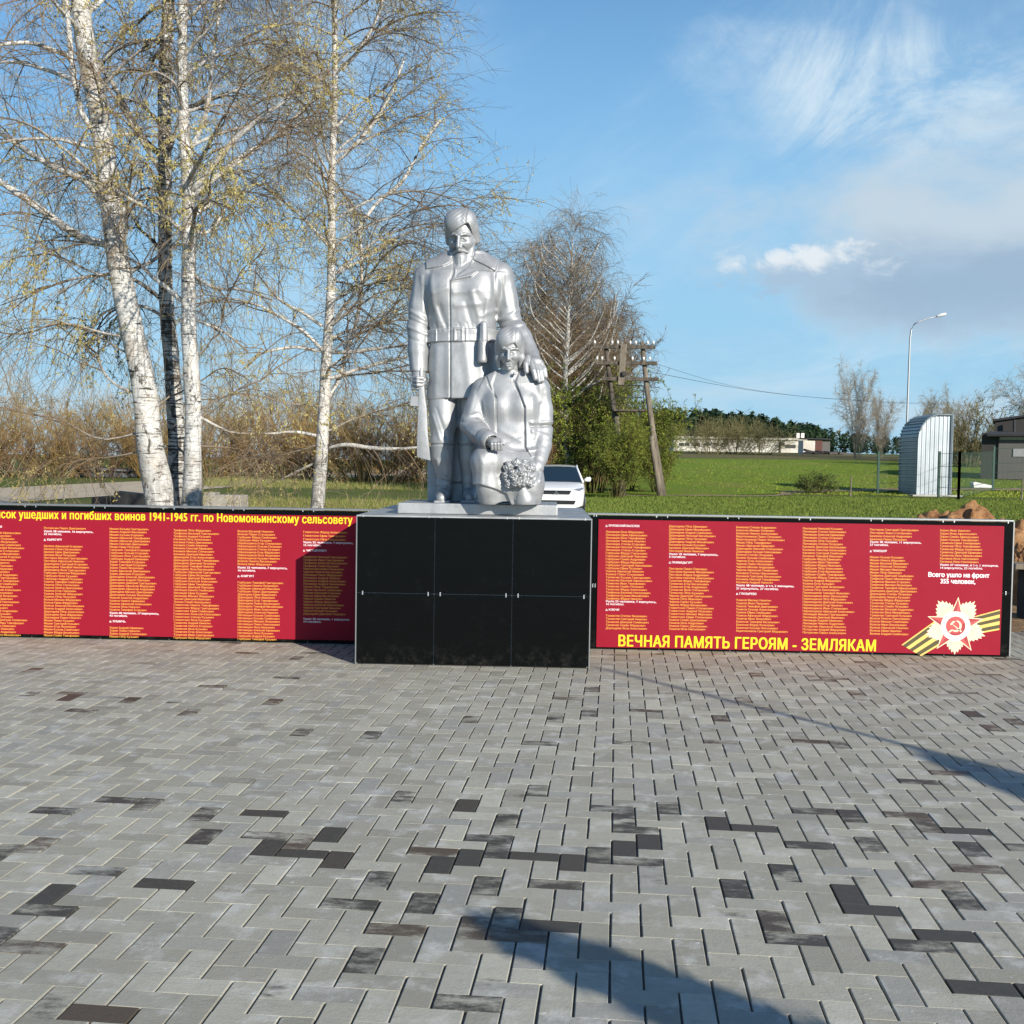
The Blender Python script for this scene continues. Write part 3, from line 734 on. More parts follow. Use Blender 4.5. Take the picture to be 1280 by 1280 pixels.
    def mesh(s, name, smooth=2):
        f = s.f; ins = f < 0
        c = np.zeros(tuple(q - 1 for q in f.shape), np.int8)
        S = lambda o, n: slice(o, n - 1 + o)
        for o in np.ndindex(2, 2, 2): c += ins[S(o[0], f.shape[0]), S(o[1], f.shape[1]), S(o[2], f.shape[2])]
        act = (c > 0) & (c < 8); idx = np.full(act.shape, -1, np.int32); ijk = np.argwhere(act); idx[act] = np.arange(len(ijk))
        pos = np.zeros((len(ijk), 3)); cnt = np.zeros(len(ijk))
        for o in np.ndindex(2, 2, 2):
            for a in range(3):
                if o[a]: continue
                e = list(o); e[a] = 1
                v0 = f[ijk[:, 0] + o[0], ijk[:, 1] + o[1], ijk[:, 2] + o[2]]; v1 = f[ijk[:, 0] + e[0], ijk[:, 1] + e[1], ijk[:, 2] + e[2]]
                x = (v0 < 0) != (v1 < 0)
                t = np.where(x, v0 / np.where(x, v0 - v1, 1), 0)
                q = np.array(o, float)[None] + np.eye(3)[a][None] * t[:, None]
                pos[x] += q[x]; cnt += x
        V = (ijk + pos / cnt[:, None]) * s.h + s.lo
        F = []
        for a in range(3):
            b, d = (a + 1) % 3, (a + 2) % 3
            sh = list(f.shape); sl0 = [slice(None)] * 3; sl1 = [slice(None)] * 3
            sl0[a] = slice(0, -1); sl1[a] = slice(1, None)
            for q in (b, d): sl0[q] = sl1[q] = slice(1, -1)
            i0, i1 = ins[tuple(sl0)], ins[tuple(sl1)]
            for flip, m in ((False, i0 & ~i1), (True, ~i0 & i1)):
                E = np.argwhere(m)
                if not len(E): continue
                E[:, b] += 1; E[:, d] += 1
                qs = []
                for ob, od in ((1, 1), (0, 1), (0, 0), (1, 0)):
                    w = E.copy(); w[:, b] -= ob; w[:, d] -= od; qs.append(idx[w[:, 0], w[:, 1], w[:, 2]])
                q = np.stack(qs, 1)
                F.append(q[:, ::-1] if flip else q)
        F = np.concatenate(F)
        # light smoothing
        E = np.concatenate([F[:, [0, 1]], F[:, [1, 2]], F[:, [2, 3]], F[:, [3, 0]]])
        deg = np.bincount(E.ravel(), minlength=len(V))[:, None]
        for i in range(smooth):
            acc = np.zeros_like(V)
            for j in range(3): acc[:, j] = np.bincount(E[:, 0], V[E[:, 1], j], len(V)) + np.bincount(E[:, 1], V[E[:, 0], j], len(V))
            V = V + (0.55 if i % 2 == 0 else -0.45) * (acc / np.maximum(deg, 1) - V)
        # to metres, in the statue's own frame (x right, y away from the viewer, z up)
        ca, sa = math.cos(ROLL), math.sin(ROLL)
        dx, up = V[:, 0] - 592, V[:, 1]
        P = np.stack([(dx * ca - up * sa) / ST_S, -V[:, 2] / ST_S, (dx * sa + up * ca) / ST_S], 1)
        F = F[:, ::-1]
        return raw_mesh(name, P, F.ravel(), np.full(len(F), 4), True)

def Z(py): return 628.0 - py
def P3(px, py, d): return (px, 628.0 - py, d)
def head(F, c, s, yaw, pitch, man):
    """a head round c; local axes X right, Y forward, Zl up; s scales it"""
    cy, sy, cp, sp = math.cos(yaw), math.sin(yaw), math.cos(pitch), math.sin(pitch)
    ex = np.array((cy, 0.0, -sy)); fw0 = np.array((sy, 0.0, cy))            # in (x, z, d)
    fw = fw0 * cp + np.array((0, -sp, 0)); upv = np.array((0, cp, 0)) + fw0 * sp
    T = lambda x, y, z: tuple(np.array(c) + s * (ex * x + fw * y + upv * z))
    R = np.array([ex, upv, fw])                                           # rows: local x, up, forward
    body = F
    def blank():
        q = object.__new__(Field); q.lo, q.h, q.n, q.ax = body.lo, body.h, body.n, body.ax; q.f = np.full(body.f.shape, 30.0, np.float32); return q
    F = blank()
    E = lambda p, r, k=3.0, sub=False, pw=2.0: F.ell(T(*p), [q * s for q in r], k * s, sub, R, pw)
    C = lambda a, ra, b, rb, k=2.0, sub=False: F.cone(T(*a), ra * s, T(*b), rb * s, k * s, sub)
    def hairline(pts, y0):
        """opens the hair over the face: cuts away what lies below the line pts (x, z) in front of y0"""
        X, Zz, D = F.ax[0][:, None, None] - c[0], F.ax[1][None, :, None] - c[1], F.ax[2][None, None, :] - c[2]
        sl = tuple(slice(*np.clip(np.searchsorted(F.ax[i], (c[i] - 42 * s, c[i] + 42 * s)), 0, F.n[i])) for i in range(3))
        X, Zz, D = X[sl[0]], Zz[:, sl[1]], D[:, :, sl[2]]
        lx, lz, ly = [(R[i][0] * X + R[i][1] * Zz + R[i][2] * D) / s for i in range(3)]
        zl = np.interp(lx, [p[0] for p in pts], [p[1] for p in pts])
        g = np.minimum((zl - lz) * 0.8, ly - y0) * s
        F.f[sl] += (0.10 * s * np.where(lx < 6, np.sin(1.5 * (lz - 0.62 * lx)), np.sin(1.5 * (lz + 1.1 * lx))) * np.clip((lz + 8) / 6, 0, 1)).astype(np.float32)
        F.f[sl] += (0.30 * s * np.exp(-((lx - 8 - 0.05 * (lz - 15)) / 1.2) ** 2) * np.clip((ly - 2) / 6, 0, 1)).astype(np.float32)     # parting
        f = F.f[sl]; k = 1.2; hh = np.clip(k - np.abs(f - g), 0, None) / k; F.f[sl] = (np.maximum(f, g) + hh * hh * k * 0.25).astype(np.float32)
    E((0, -3, 6), (16.5, 19.5, 19.0), 2)                                  # skull
    E((0, 3.5, -6), (15.2 if man else 14.0, 18.5 if man else 17.5, 17.5), 2.5, False, 1.55)      # wedge-planed face
    C((0, 9, -20), 5.0, (0, 14.5, -21.5), 3.8, 4)                         # chin
    for sx in (-1, 1):
        C((sx * 2.6, 18.8, 3.4), 1.5, (sx * 7.0, 16.2, 4.0), 1.4, 1.6); C((sx * 7.0, 16.2, 4.0), 1.5, (sx * 11.5, 11.6, 2.4), 1.4, 1.6)   # brow
        E((sx * 6.4, 17.6, -1.4), (4.8, 3.4, 4.4), 1.0, True)             # socket
        E((sx * 6.2, 11.6, -2.0), (3.5, 2.0, 3.4), 0.4)                   # eyeball
        C((sx * 2.8, 15.8, 0.1), 0.9, (sx * 9.4, 11.2, -0.4), 0.9, 0.5)   # upper lid
        C((sx * 3.2, 15.0, -4.2), 0.7, (sx * 9.0, 11.4, -3.8), 0.7, 0.6)
        E((sx * 9.0, 9.6, -7.0), (3.4, 3.4, 4.2), 3)                      # cheekbone
        C((sx * 3.6, 17.6, -9.5), 0.9, (sx * 7.5, 13.4, -14.5), 0.9, 1.4, True)   # nose-to-mouth fold
        E((sx * 15.4, -1, -3), (2.2, 5.2, 4.2), 1.2)                      # ear
    C((0, 18.6, 2.6), 1.6, (0, 24.2, -8.6), 2.3, 1.6)                     # nose
    for sx in (-1, 1): E((sx * 2.2, 20.4, -9.8), (1.7, 2.0, 2.1), 1.0)
    if man:
        C((0, 20.0, -12.6), 2.3, (-8.6, 13.8, -16.4), 1.5, 0.8); C((0, 20.0, -12.6), 2.3, (8.6, 13.8, -16.4), 1.5, 0.8)   # moustache
        C((-5, 18.6, -16.6), 1.1, (5, 18.6, -16.6), 1.1, 0.6, True)
        C((-2.4, 16.6, -20.0), 1.4, (2.4, 16.6, -20.0), 1.4, 1.0)
        face, F = F, blank()                                              # beard and hair: their own masses, set on crisply
        E((0, 9.5, -25.5), (12.6, 13.0, 11.0), 1.6, False, 1.6)
        C((0, 15.5, -22.5), 6.6, (0, 22.5, -38.5), 2.3, 3)
        for sx in (-1, 1): C((sx * 12.2, 2, -2), 3.8, (sx * 9.0, 8.5, -22), 4.6, 3)
        for x in (-4, 0.5, 5): C((x, 22.5, -21), 0.8, (x * 0.4, 24, -36), 0.6, 1.0, True)
        beard, F = F, blank()
        E((0, -3.5, 10.5), (18.2, 21.6, 21.8), 2)                         # hair cap
        E((-5, 6.0, 16), (13.5, 14.4, 12), 3); E((8.5, 4.0, 16), (9.5, 13.0, 12), 3)
        for sx in (-1, 1): C((sx * 14.0, 1, 8), 5.8, (sx * 15.4, -1.5, -5), 4.6, 4.0)
        C((0, -12, -6), 13, (0, -12, 6), 15, 5)
        hairline(((-30, -8), (-16, -8), (-14, -1), (-11, 4.5), (-2, 9.5), (8, 15.0), (11.0, 15.5), (13.2, 9), (14.2, -4), (15, -8), (30, -8)), 1.0)
        
        F.f = np.minimum(F.f, beard.f)
    else:
        C((-3.2, 18.2, -15.0), 1.3, (3.2, 18.2, -15.0), 1.3, 0.8); C((-2.6, 17.4, -17.8), 1.5, (2.6, 17.4, -17.8), 1.5, 0.8)
        C((-4.0, 19.4, -16.4), 0.6, (4.0, 19.4, -16.4), 0.6, 0.5, True)
        face, F = F, blank()
        E((0, -3.0, 9.0), (18.0, 22.0, 21.0), 2)                          # bob
        E((-5, 5.0, 14), (12.5, 15.4, 11), 3); E((8, 4.0, 14), (10, 15.0, 12), 3)
        for sx in (-1, 1):
            C((sx * 13.2, 3, 8), 5.8, (sx * 15.0, 2.5, -10), 4.6, 4); C((sx * 15.0, 2.5, -10), 4.6, (sx * 13.6, 3.5, -19), 3.4, 4)
        C((0, -12, -12), 15, (0, -10, 6), 15, 5)
        hairline(((-30, -40), (-13.0, -30), (-11.8, -2), (-8, 4.5), (2, 9.5), (8, 11.0), (11.0, 5), (12.4, -30), (30, -40)), 3.0)
    for a_, k_ in ((face.f, 0.9), ):
        hh = np.clip(k_ - np.abs(F.f - a_), 0, None) / k_; F.f = np.minimum(F.f, a_) - hh * hh * k_ * 0.25
    hh = np.clip(1.6 - np.abs(body.f - F.f), 0, None) / 1.6; body.f = np.minimum(body.f, F.f) - hh * hh * 0.4
def finger(F, pts, r0, r1, k=1.2):
    n = len(pts)
    F.chain([(*P3(*p), r0 + (r1 - r0) * i / (n - 1)) for i, p in enumerate(pts)], k)

def sculpt_soldier():
    F = Field((503, -2, -40), (690, 376, 62), 0.68)
    # legs and boots
    F.chain([(*P3(554, 490, 3), 19.5), (*P3(555, 528, 6), 17), (*P3(554, 552, 8), 13.8)], 3)
    F.chain([(*P3(589, 490, -3), 18.5), (*P3(588, 530, 0), 15.5), (*P3(587, 552, 0), 13.5)], 3)
    F.chain([(*P3(554, 553, 7), 15.2), (*P3(554, 572, 5), 13.6), (*P3(556, 600, 3), 9.6), (*P3(556, 617, 2), 9.4)], 3)
    F.chain([(*P3(587, 553, 0), 14.6), (*P3(587, 572, -2), 13.2), (*P3(587, 600, -3), 9.6), (*P3(587, 617, -3), 9.4)], 3)
    F.chain([(*P3(556, 618, 0), 9.0), (*P3(555, 619, 18), 8.2), (*P3(554, 622, 28), 6.8)], 3)
    F.chain([(*P3(587, 618, -4), 9.0), (*P3(588, 619, 14), 8.2), (*P3(589, 622, 24), 6.8)], 3)
    F.rbox(P3(555, 627, 12), (10, 2.4, 22), 1.5); F.rbox(P3(588, 627, 8), (10, 2.4, 22), 1.5)
    F.line([P3(541, 556, 0)[:2], P3(569, 556, 0)[:2]], 0.9, -1.6, 0, 40); F.line([P3(574, 556, 0)[:2], P3(602, 556, 0)[:2]], 0.9, -1.6, -8, 40)
    for pts, w, a in ([(543, 520), (552, 549)], 2.2, 1.6), ([(548, 512), (560, 548)], 2.0, -1.4), ([(548, 575), (553, 592), (563, 604)], 2.2, 1.8), ([(547, 598), (565, 603)], 1.6, -1.4), ([(562, 565), (566, 592)], 2, 1.2), ([(545, 605), (566, 609)], 1.4, 1.1):
        F.line([(x, Z(y)) for x, y in pts], w, a, 4, 40)
    F.rbox(P3(568, 594, -24), (35.5, 36, 11), 4, 2)                        # buttress of the cast behind the legs
    F.rbox(P3(580, 548, -20), (20, 56, 9), 3, 2)
    # greatcoat
    F.loft([(Z(499.5), 579, 44.5, 0, 27), (Z(480), 579, 43.5, 0, 27), (Z(455), 578.5, 42, 0, 26.5), (Z(432), 578, 40, 0, 25), (Z(422), 578, 39.5, 0, 24.5), (Z(408), 578, 41, 0, 26),
            (Z(385), 578.5, 43.5, 0, 28), (Z(360), 579, 45, 0, 27), (Z(343), 579.5, 43, -1, 23), (Z(333), 580, 34, -3, 18), (Z(322), 580, 20, -4, 14)], 2, 2.5)
    F.chain([(*P3(562, 332, -5), 13), (*P3(536, 347, -3), 16.5)], 9); F.chain([(*P3(597, 331, -5), 13), (*P3(624, 346, -3), 16.5)], 9)
    F.ell(P3(557, 366, 14), (20, 22, 15), 10); F.ell(P3(601, 366, 14), (20, 22, 15), 10)   # chest
    # coat relief: folds, blouse over the belt, skirt
    for pts, w, a in (([(541, 350), (545, 385), (553, 410)], 4, 2.0), ([(552, 388), (560, 412)], 3.5, -1.6), ([(592, 372), (598, 392), (603, 411)], 4, 2.4), ([(585, 385), (592, 412)], 3.2, -1.6),
                     ([(612, 380), (608, 400), (611, 412)], 3.5, 2.0), ([(572, 388), (600, 386)], 3, 1.5), ([(570, 372), (600, 369)], 3.5, 1.6), ([(545, 372), (562, 366)], 3.5, 1.4), ([(604, 400), (620, 392)], 3, 1.4),
                     ([(548, 440), (546, 495)], 4, 1.4), ([(584, 436), (590, 495)], 5, 1.6), ([(557, 436), (557, 495)], 4, -1.0), ([(604, 462), (608, 495)], 4, 1.3), ([(540, 345), (536, 380)], 3, -1.5), ([(619, 345), (620, 400)], 3, -1.8)):
        F.line([(x, Z(y)) for x, y in pts], w, a, 6, 60)
    for x in (547, 553, 560, 576, 586, 596, 604): F.line([(x, Z(409)), (x + 1.5, Z(417))], 1.8, -0.8, 4, 60)
    F.poly([(566, Z(357)), (600, Z(345)), (640, Z(345)), (640, Z(500)), (566, Z(500))], 1.3, 2, 60)           # overlapping right front
    F.line([(565.2, Z(356)), (565.2, Z(500))], 0.8, -1.3, 4, 60)
    F.poly([(563, Z(318)), (572, Z(336)), (570, Z(352)), (566, Z(358)), (592, Z(353)), (599, Z(346)), (591, Z(336)), (594, Z(326))], 1.8, 4, 60)   # lapel
    F.line([(566, Z(359)), (589, Z(354))], 1.0, -1.0, 6, 60); F.line([(568, Z(334)), (569, Z(346)), (566, Z(356))], 0.8, -1.3, 6, 60)
    F.poly([(571, Z(336)), (592, Z(329)), (588, Z(340)), (573, Z(352))], -1.2, 4, 60)
    # belt and buckle
    F.band(Z(430.5), Z(415), 2.0); F.poly([(569.5, Z(431.5)), (581.5, Z(431.5)), (581.5, Z(414)), (569.5, Z(414))], 1.3, 8, 60)
    F.poly([(572.5, Z(429)), (579, Z(429)), (579, Z(417)), (572.5, Z(417))], -1.0, 8, 60)
    F.line([(585, Z(415)), (585, Z(430))], 0.9, 1.0, 8, 60); F.line([(547.5, Z(415)), (547.5, Z(430))], 0.9, 1.0, 8, 60)
    # wide turned-down collar
    F.poly([(566, Z(315)), (548, Z(319)), (533, Z(328)), (535, Z(341)), (556, Z(338.5)), (566, Z(333))], 2.6, -30, 60)
    F.poly([(595, Z(314)), (608, Z(318)), (624, Z(327)), (620.5, Z(345)), (607, Z(337)), (593, Z(330))], 2.6, -30, 60)
    # right arm (viewer's left), hanging
    F.chain([(*P3(534, 349, -2), 15.5), (*P3(526, 384, -3), 14.2), (*P3(523.5, 410, 0), 13.8)], 3)
    F.chain([(*P3(523.5, 410, 0), 13.8), (*P3(523.5, 440, 5), 12.2), (*P3(524.5, 466, 9), 10.4)], 3)
    for pts, w, a in ([(514, 391), (533, 402)], 2.2, 2.2), ([(511, 400), (536, 412)], 2.0, -2.0), ([(511, 411), (534, 420)], 2.2, 2.0), ([(512, 424), (530, 432)], 2.4, -1.2), ([(529, 350), (531, 392)], 2.5, 1.4), ([(521, 345), (518, 385)], 3, 1.2), ([(517, 432), (519, 462)], 2.4, 1.0):
        F.line([(x, Z(y)) for x, y in pts], w, a, -4, 60)
    F.rbox(P3(524.5, 472, 9), (14, 6.2, 14), 1, 0, True); F.chain([(*P3(524.5, 464, 9), 9.0), (*P3(525, 474, 10), 8.2)], 1)
    F.ell(P3(525.5, 478, 12), (7.6, 8.5, 6.5), 2)
    for i, (dy, ln) in enumerate(((473.5, 1.0), (478, 1.08), (482.4, 1.03), (486.5, 0.85))):
        finger(F, [(519.5, dy, 8), (519.0, dy + 0.5, 15), (524.5, dy + 1, 20.5 * ln), (531, dy + 1.2, 18.5 * ln)], 2.5, 2.0, 0.7)
    finger(F, [(530, 472, 11), (532.5, 476, 16), (531.5, 482, 19)], 2.7, 2.1, 0.8)
    # left arm (viewer's right), bent round the woman
    F.chain([(*P3(626, 348, -2), 16.5), (*P3(632, 378, -5), 15.2), (*P3(637, 402, -4), 14.2)], 3)
    F.chain([(*P3(637, 402, -4), 14.4), (*P3(652, 425, 10), 12.6), (*P3(664, 447, 27), 10.2)], 3)
    for pts, w, a in ([(624, 402), (640, 396), (650, 388)], 2.2, 2.0), ([(622, 407), (652, 402)], 2.0, -2.2), ([(628, 413), (655, 408)], 2.2, 2.0), ([(630, 350), (634, 385)], 3, 1.5), ([(640, 360), (644, 390)], 3, 1.2), ([(618, 350), (619, 398)], 2.4, -1.6), ([(655, 412), (668, 436)], 2.4, 1.2):
        F.line([(x, Z(y)) for x, y in pts], w, a, -20, 60)
    F.chain([(*P3(664, 446, 29), 8.6), (*P3(668, 455, 39), 8.0)], 2)
    F.ell(P3(668.5, 459, 47), (10.5, 7.5, 5.2), 2.5)
    finger(F, [(660.5, 452, 46), (658.0, 461, 53), (659.0, 470, 56)], 3.6, 2.9)
    for a, b, cc in (((664.5, 460, 50), (667.0, 469, 56), (669.3, 478.5, 57)), ((668.5, 460, 50), (672.0, 470, 55.5), (674.0, 481.5, 56)), ((672.5, 460, 48.5), (676.4, 470, 53), (678.0, 480.5, 54)), ((676, 459, 45), (680.4, 467, 49), (681.8, 475.5, 50))):
        finger(F, [a, b, cc], 3.3, 2.7, 0.5)
    # neck and head
    F.chain([(*P3(580, 330, -6), 15), (*P3(580.5, 314, -6), 11)], 2)
    head(F, P3(578.8, 300, 4), 1.09, math.radians(-9), math.radians(15), True)
    F.cut_below(0.0)
    return F.mesh("soldier_figure")

def sculpt_woman():
    F = Field((568, -2, -8), (704, 224, 110), 0.68)
    # torso and open jacket
    F.loft([(Z(466), 640, 15, 34, 11), (Z(474), 640, 26, 35, 14), (Z(484), 640, 35, 36, 17), (Z(505), 639.5, 36, 38, 20), (Z(530), 640, 34, 39, 20), (Z(552), 641, 35, 41, 21), (Z(580), 642, 37, 42, 22)], 3, 2.3)
    F.chain([(*P3(622, 478, 35), 9), (*P3(606, 489, 35), 13.0)], 6); F.chain([(*P3(658, 477, 35), 9), (*P3(673, 488, 35), 13.5)], 6)
    F.ell(P3(627, 512, 52), (13, 14, 10), 8); F.ell(P3(653, 512, 52), (13, 14, 10), 8)
    # legs under the skirt: one knee up, one on the ground
    F.loft([(0, 634, 40, 52, 30), (Z(612), 636, 40, 56, 33), (Z(595), 638, 39.5, 56, 33), (Z(580), 640, 37, 52, 30), (Z(566), 641, 33, 46, 24)], 6, 2.3)
    F.chain([(*P3(636, 584, 40), 20), (*P3(618, 576, 72), 17), (*P3(612, 577, 80), 15.0)], 14)
    F.chain([(*P3(611, 578, 80), 14.5), (*P3(613, 606, 80), 13), (*P3(614, 622, 76), 12)], 12)
    F.chain([(*P3(652, 590, 50), 22), (*P3(657, 606, 66), 19), (*P3(658, 619, 66), 15)], 12)
    F.rbox(P3(614, 625, 80), (18, 3.0, 20), 2.5, 1.5)                                          # shoe
    F.poly([(585, Z(605)), (606, Z(604)), (622, Z(609)), (636, Z(615)), (641, Z(628)), (641, Z(640)), (585, Z(640))], -3.6, 30, 110, 1.0)      # below the hem
    for pts, w, a in (([(604, 566), (608, 580), (607, 603)], 3.0, 1.6), ([(618, 572), (624, 592), (630, 612)], 5, -1.6), ([(640, 572), (646, 590)], 5, 1.2), ([(664, 575), (671, 600), (673, 622)], 4, 1.2), ([(642, 596), (645, 622)], 3.5, -1.4)):
        F.line([(x, Z(y)) for x, y in pts], w, a, 30, 110)
    # jacket fronts stand proud of the ribbed sweater
    F.poly([(623, Z(466)), (609, Z(474)), (596, Z(500)), (596, Z(566)), (624, Z(566)), (623, Z(535)), (622, Z(505)), (617, Z(485))], 2.2, 30, 66)
    F.poly([(652, Z(464)), (646, Z(482)), (657, Z(512)), (658, Z(560)), (665, Z(572)), (690, Z(572)), (690, Z(500)), (678, Z(474))], 2.2, 30, 110)
    F.line([(609, Z(471)), (614, Z(486)), (622, Z(500))], 0.9, -1.8, 36, 110); F.line([(643, Z(481)), (650, Z(494)), (656.5, Z(512))], 0.9, -1.8, 36, 110)
    F.line([(656.8, Z(512)), (657.5, Z(560))], 0.9, -1.4, 36, 110); F.line([(622.6, Z(500)), (623.5, Z(560))], 0.9, -1.4, 36, 110)
    F.ell(P3(644.8, 472.5, 55), (2.3, 2.3, 2.2), 0.6)                                          # button
    for i in range(11):
        x = 625 + i * 2.9; F.line([(x, Z(471)), (x, Z(548))], 0.8, -0.06, 40, 110)
    for pts, w, a in (([(628, 540), (652, 552)], 3, 1.4), ([(630, 556), (655, 545)], 3, -1.2), ([(666, 500), (668, 560)], 3, 1.4), ([(606, 505), (612, 545)], 3, 1.4), ([(676, 480), (676, 505)], 3, 1.2)):
        F.line([(x, Z(y)) for x, y in pts], w, a, 36, 110)
    # arm across the knee (viewer's left)
    F.chain([(*P3(606, 490, 36), 13.6), (*P3(598, 512, 40), 13.6), (*P3(593, 532, 48), 13.8)], 3)
    F.chain([(*P3(593, 533, 48), 13.8), (*P3(604, 545, 66), 12.4), (*P3(614, 553, 82), 10.4)], 3)
    for pts, w, a in (([(583, 524), (602, 520), (607, 526)], 2.2, 2.0), ([(582, 530), (604, 530)], 2.0, -1.8), ([(588, 540), (606, 552)], 2.6, 1.5), ([(596, 495), (590, 520)], 3, 1.4)):
        F.line([(x, Z(y)) for x, y in pts], w, a, 20, 110)
    F.chain([(*P3(611, 550, 80), 11.6), (*P3(615.5, 553, 86), 12.6)], 1.0); F.cone(P3(618.5, 555, 91), 9.2, P3(617, 554, 88), 9.6, 0.6, True); F.chain([(*P3(616, 553, 85), 8.0), (*P3(621, 556, 92), 6.6)], 1.5)
    F.ell(P3(622, 556, 94), (7.5, 5.5, 6.0), 2)
    for i, (x, dz) in enumerate(((618.5, 0), (622.3, 0.4), (626, 0.6), (629.4, 0.2))):
        finger(F, [(x, 553.5 + i * 0.4, 95), (x + 0.8, 557, 100.5), (x + 1.2, 563.2 + dz, 99)], 2.2, 1.7, 0.6)
    finger(F, [(625, 551, 92), (630, 553, 94), (633.5, 557, 95)], 2.3, 1.8, 0.6)
    # other arm down to the flowers
    F.chain([(*P3(673, 490, 36), 14.0), (*P3(677, 515, 36), 13.2), (*P3(677.5, 538, 38), 12.8)], 3)
    F.chain([(*P3(677.5, 538, 38), 12.8), (*P3(677, 558, 48), 11.8), (*P3(674, 573, 58), 10.6)], 3)
    for pts, w, a in (([(664, 531), (690, 529)], 1.8, 2.0), ([(664, 535), (690, 534)], 1.6, -1.8), ([(666, 541), (688, 548)], 2.4, 1.4), ([(683, 495), (688, 525)], 3, 1.2), ([(668, 552), (686, 560)], 2.4, -1.2)):
        F.line([(x, Z(y)) for x, y in pts], w, a, 0, 110)
    F.chain([(*P3(673, 574, 59), 10.8), (*P3(672.5, 576, 61), 10.6)], 1)
    F.ell(P3(671, 584, 69), (9.0, 9.5, 8.0), 2.5)
    for i, (a, b, cc) in enumerate((((665, 579, 76), (660, 583, 84), (656, 588, 88)), ((668, 585, 77), (664, 591, 86), (660, 596, 90)), ((671, 590, 76), (669, 597, 84), (665, 603, 88)), ((675, 592, 73), (674, 600, 80), (671, 606, 82)))):
        finger(F, [a, b, cc], 2.9, 2.3, 0.5)
    finger(F, [(668, 578, 68), (662, 577, 74), (656, 579, 77)], 2.6, 2.0, 0.7)
    # turtleneck and head
    F.chain([(*P3(639.5, 474, 38), 12.5), (*P3(638.5, 462, 41), 10.5)], 2)
    F.line([(624, Z(467.5)), (655, Z(467.5))], 1.0, -0.9, 36, 110)
    head(F, P3(638.9, 444, 46), 0.92, math.radians(-4), math.radians(11), False)
    F.cut_below(0.0)
    return F.mesh("woman_figure")

def sculpt_bouquet():
    F = Field((626, -2, 50), (684, 60, 112), 0.7)
    rg = np.random.default_rng(3)
    F.chain([(*P3(653, 606, 82), 9), (*P3(657, 622, 78), 12), (*P3(657, 630, 74), 14)], 3)
    for i in range(9):
        t = rg.uniform(-1, 1); F.chain([(*P3(653 + t * 6, 600, 86), 1.4), (*P3(656 + t * 12, 622, 84), 1.2)], 0.8)
    for x, y, d, r in ((639, 584, 90, 6.8), (648, 579, 92, 5.4), (656, 581, 91, 6.0), (664, 586, 88, 5.8), (637, 594, 92, 6.0), (645, 592, 97, 6.4), (653, 589, 98, 6.4), (661, 594, 95, 6.0), (640, 603, 94, 5.8), (648, 601, 99, 6.2), (656, 601, 98, 5.8), (664, 602, 91, 5.2)):
        c = P3(x, y, d); m = r + 4; sl, X, Zz, D = F.box((c[0] - m, c[1] - m, c[2] - m), (c[0] + m, c[1] + m, c[2] + m))
        X, Zz, D = X - c[0], Zz - c[1], D - c[2]; rr = np.sqrt(X * X + Zz * Zz + D * D * 1.3); th = np.arctan2(Zz, X); rho = np.hypot(X, Zz)
        a0 = rg.uniform(0, 6.28)
        g = rr - r * 1.05 * (1 + 0.09 * np.sin(4 * th + a0) + 0.05 * np.sin(7 * th - a0)) + 0.5 * np.cos(rho * 2.2 + 1.6 * np.sin(2 * th + a0) + a0) * np.clip(D + 2, 0, 3) / 3 + 0.3 * np.sin(X * 1.7 + a0) * np.sin(Zz * 1.9 - a0)
        F.put(sl, (g * 0.75).astype(np.float32), 0.5)
    F.cut_below(0.0)
    return F.mesh("bouquet", 0)

def silver_mat():
    q = NT("aluminium_paint"); n = q.noise(5, 6, 0.6); fine = q.noise(40, 4, 0.6); st = q.noise(3.0, 8, 0.7, (3, 3, 0.6))
    col = q.mix(q.step(n, 0.3, 0.75), (0.315, 0.323, 0.328), (0.425, 0.433, 0.438))
    col = q.mix(q.math("MULTIPLY", q.step(st, 0.50, 0.72), 0.6), col, (0.19, 0.192, 0.19))
    q.P(Base_Color=col, Metallic=0.48, Roughness=q.math("ADD", 0.47, q.math("MULTIPLY", fine, 0.14)))
    h = q.math("ADD", q.noise(11, 3, 0.5), q.math("MULTIPLY", q.noise(30, 2, 0.5), 0.18))
    q.bump(h, 0.28, 0.012)
    return q.m
SILVER = silver_mat()
STAND_Y = 9.13
PED_TOP = 1.147
SLAB_H = 0.085
st0 = on_y(592, 628, STAND_Y)
statue = empty("statue", (st0.x, STAND_Y, PED_TOP + SLAB_H), "silver painted statue of a standing soldier and a kneeling woman with flowers on black pedestal", "statue")
link("soldier_figure", sculpt_soldier(), SILVER, statue)["label"] = "bearded soldier in belted greatcoat, one hand on the woman's shoulder"
link("woman_figure", sculpt_woman(), SILVER, statue)["label"] = "kneeling woman in open jacket and ribbed sweater"
link("bouquet", sculpt_bouquet(), SILVER, statue)
def su(px, py, d):                          # sculpting units -> statue frame
    dx, up = px - 592, 628 - py
    return Vector(((dx * math.cos(ROLL) - up * math.sin(ROLL)) / ST_S, -d / ST_S, (dx * math.sin(ROLL) + up * math.cos(ROLL)) / ST_S))
gun = MB()
out = [su(*p, 0) for p in ((526.2, 479), (532, 479), (533.5, 497), (535.5, 512), (536.8, 543), (540, 576), (523.2, 571.5), (523.8, 545), (525.2, 512), (525.6, 497))]
gun.prism([(p.x, p.z) for p in out], -20.5 / ST_S, -13 / ST_S)
gun.tube([su(528.6, 480, 16.5), su(528.6, 462, 16.5)], 3.0 / ST_S, 10)
gun_o = gun.build("submachine_gun", SILVER, statue, True, 0.006)
gun_o.data.set_sharp_from_angle(angle=math.radians(40))
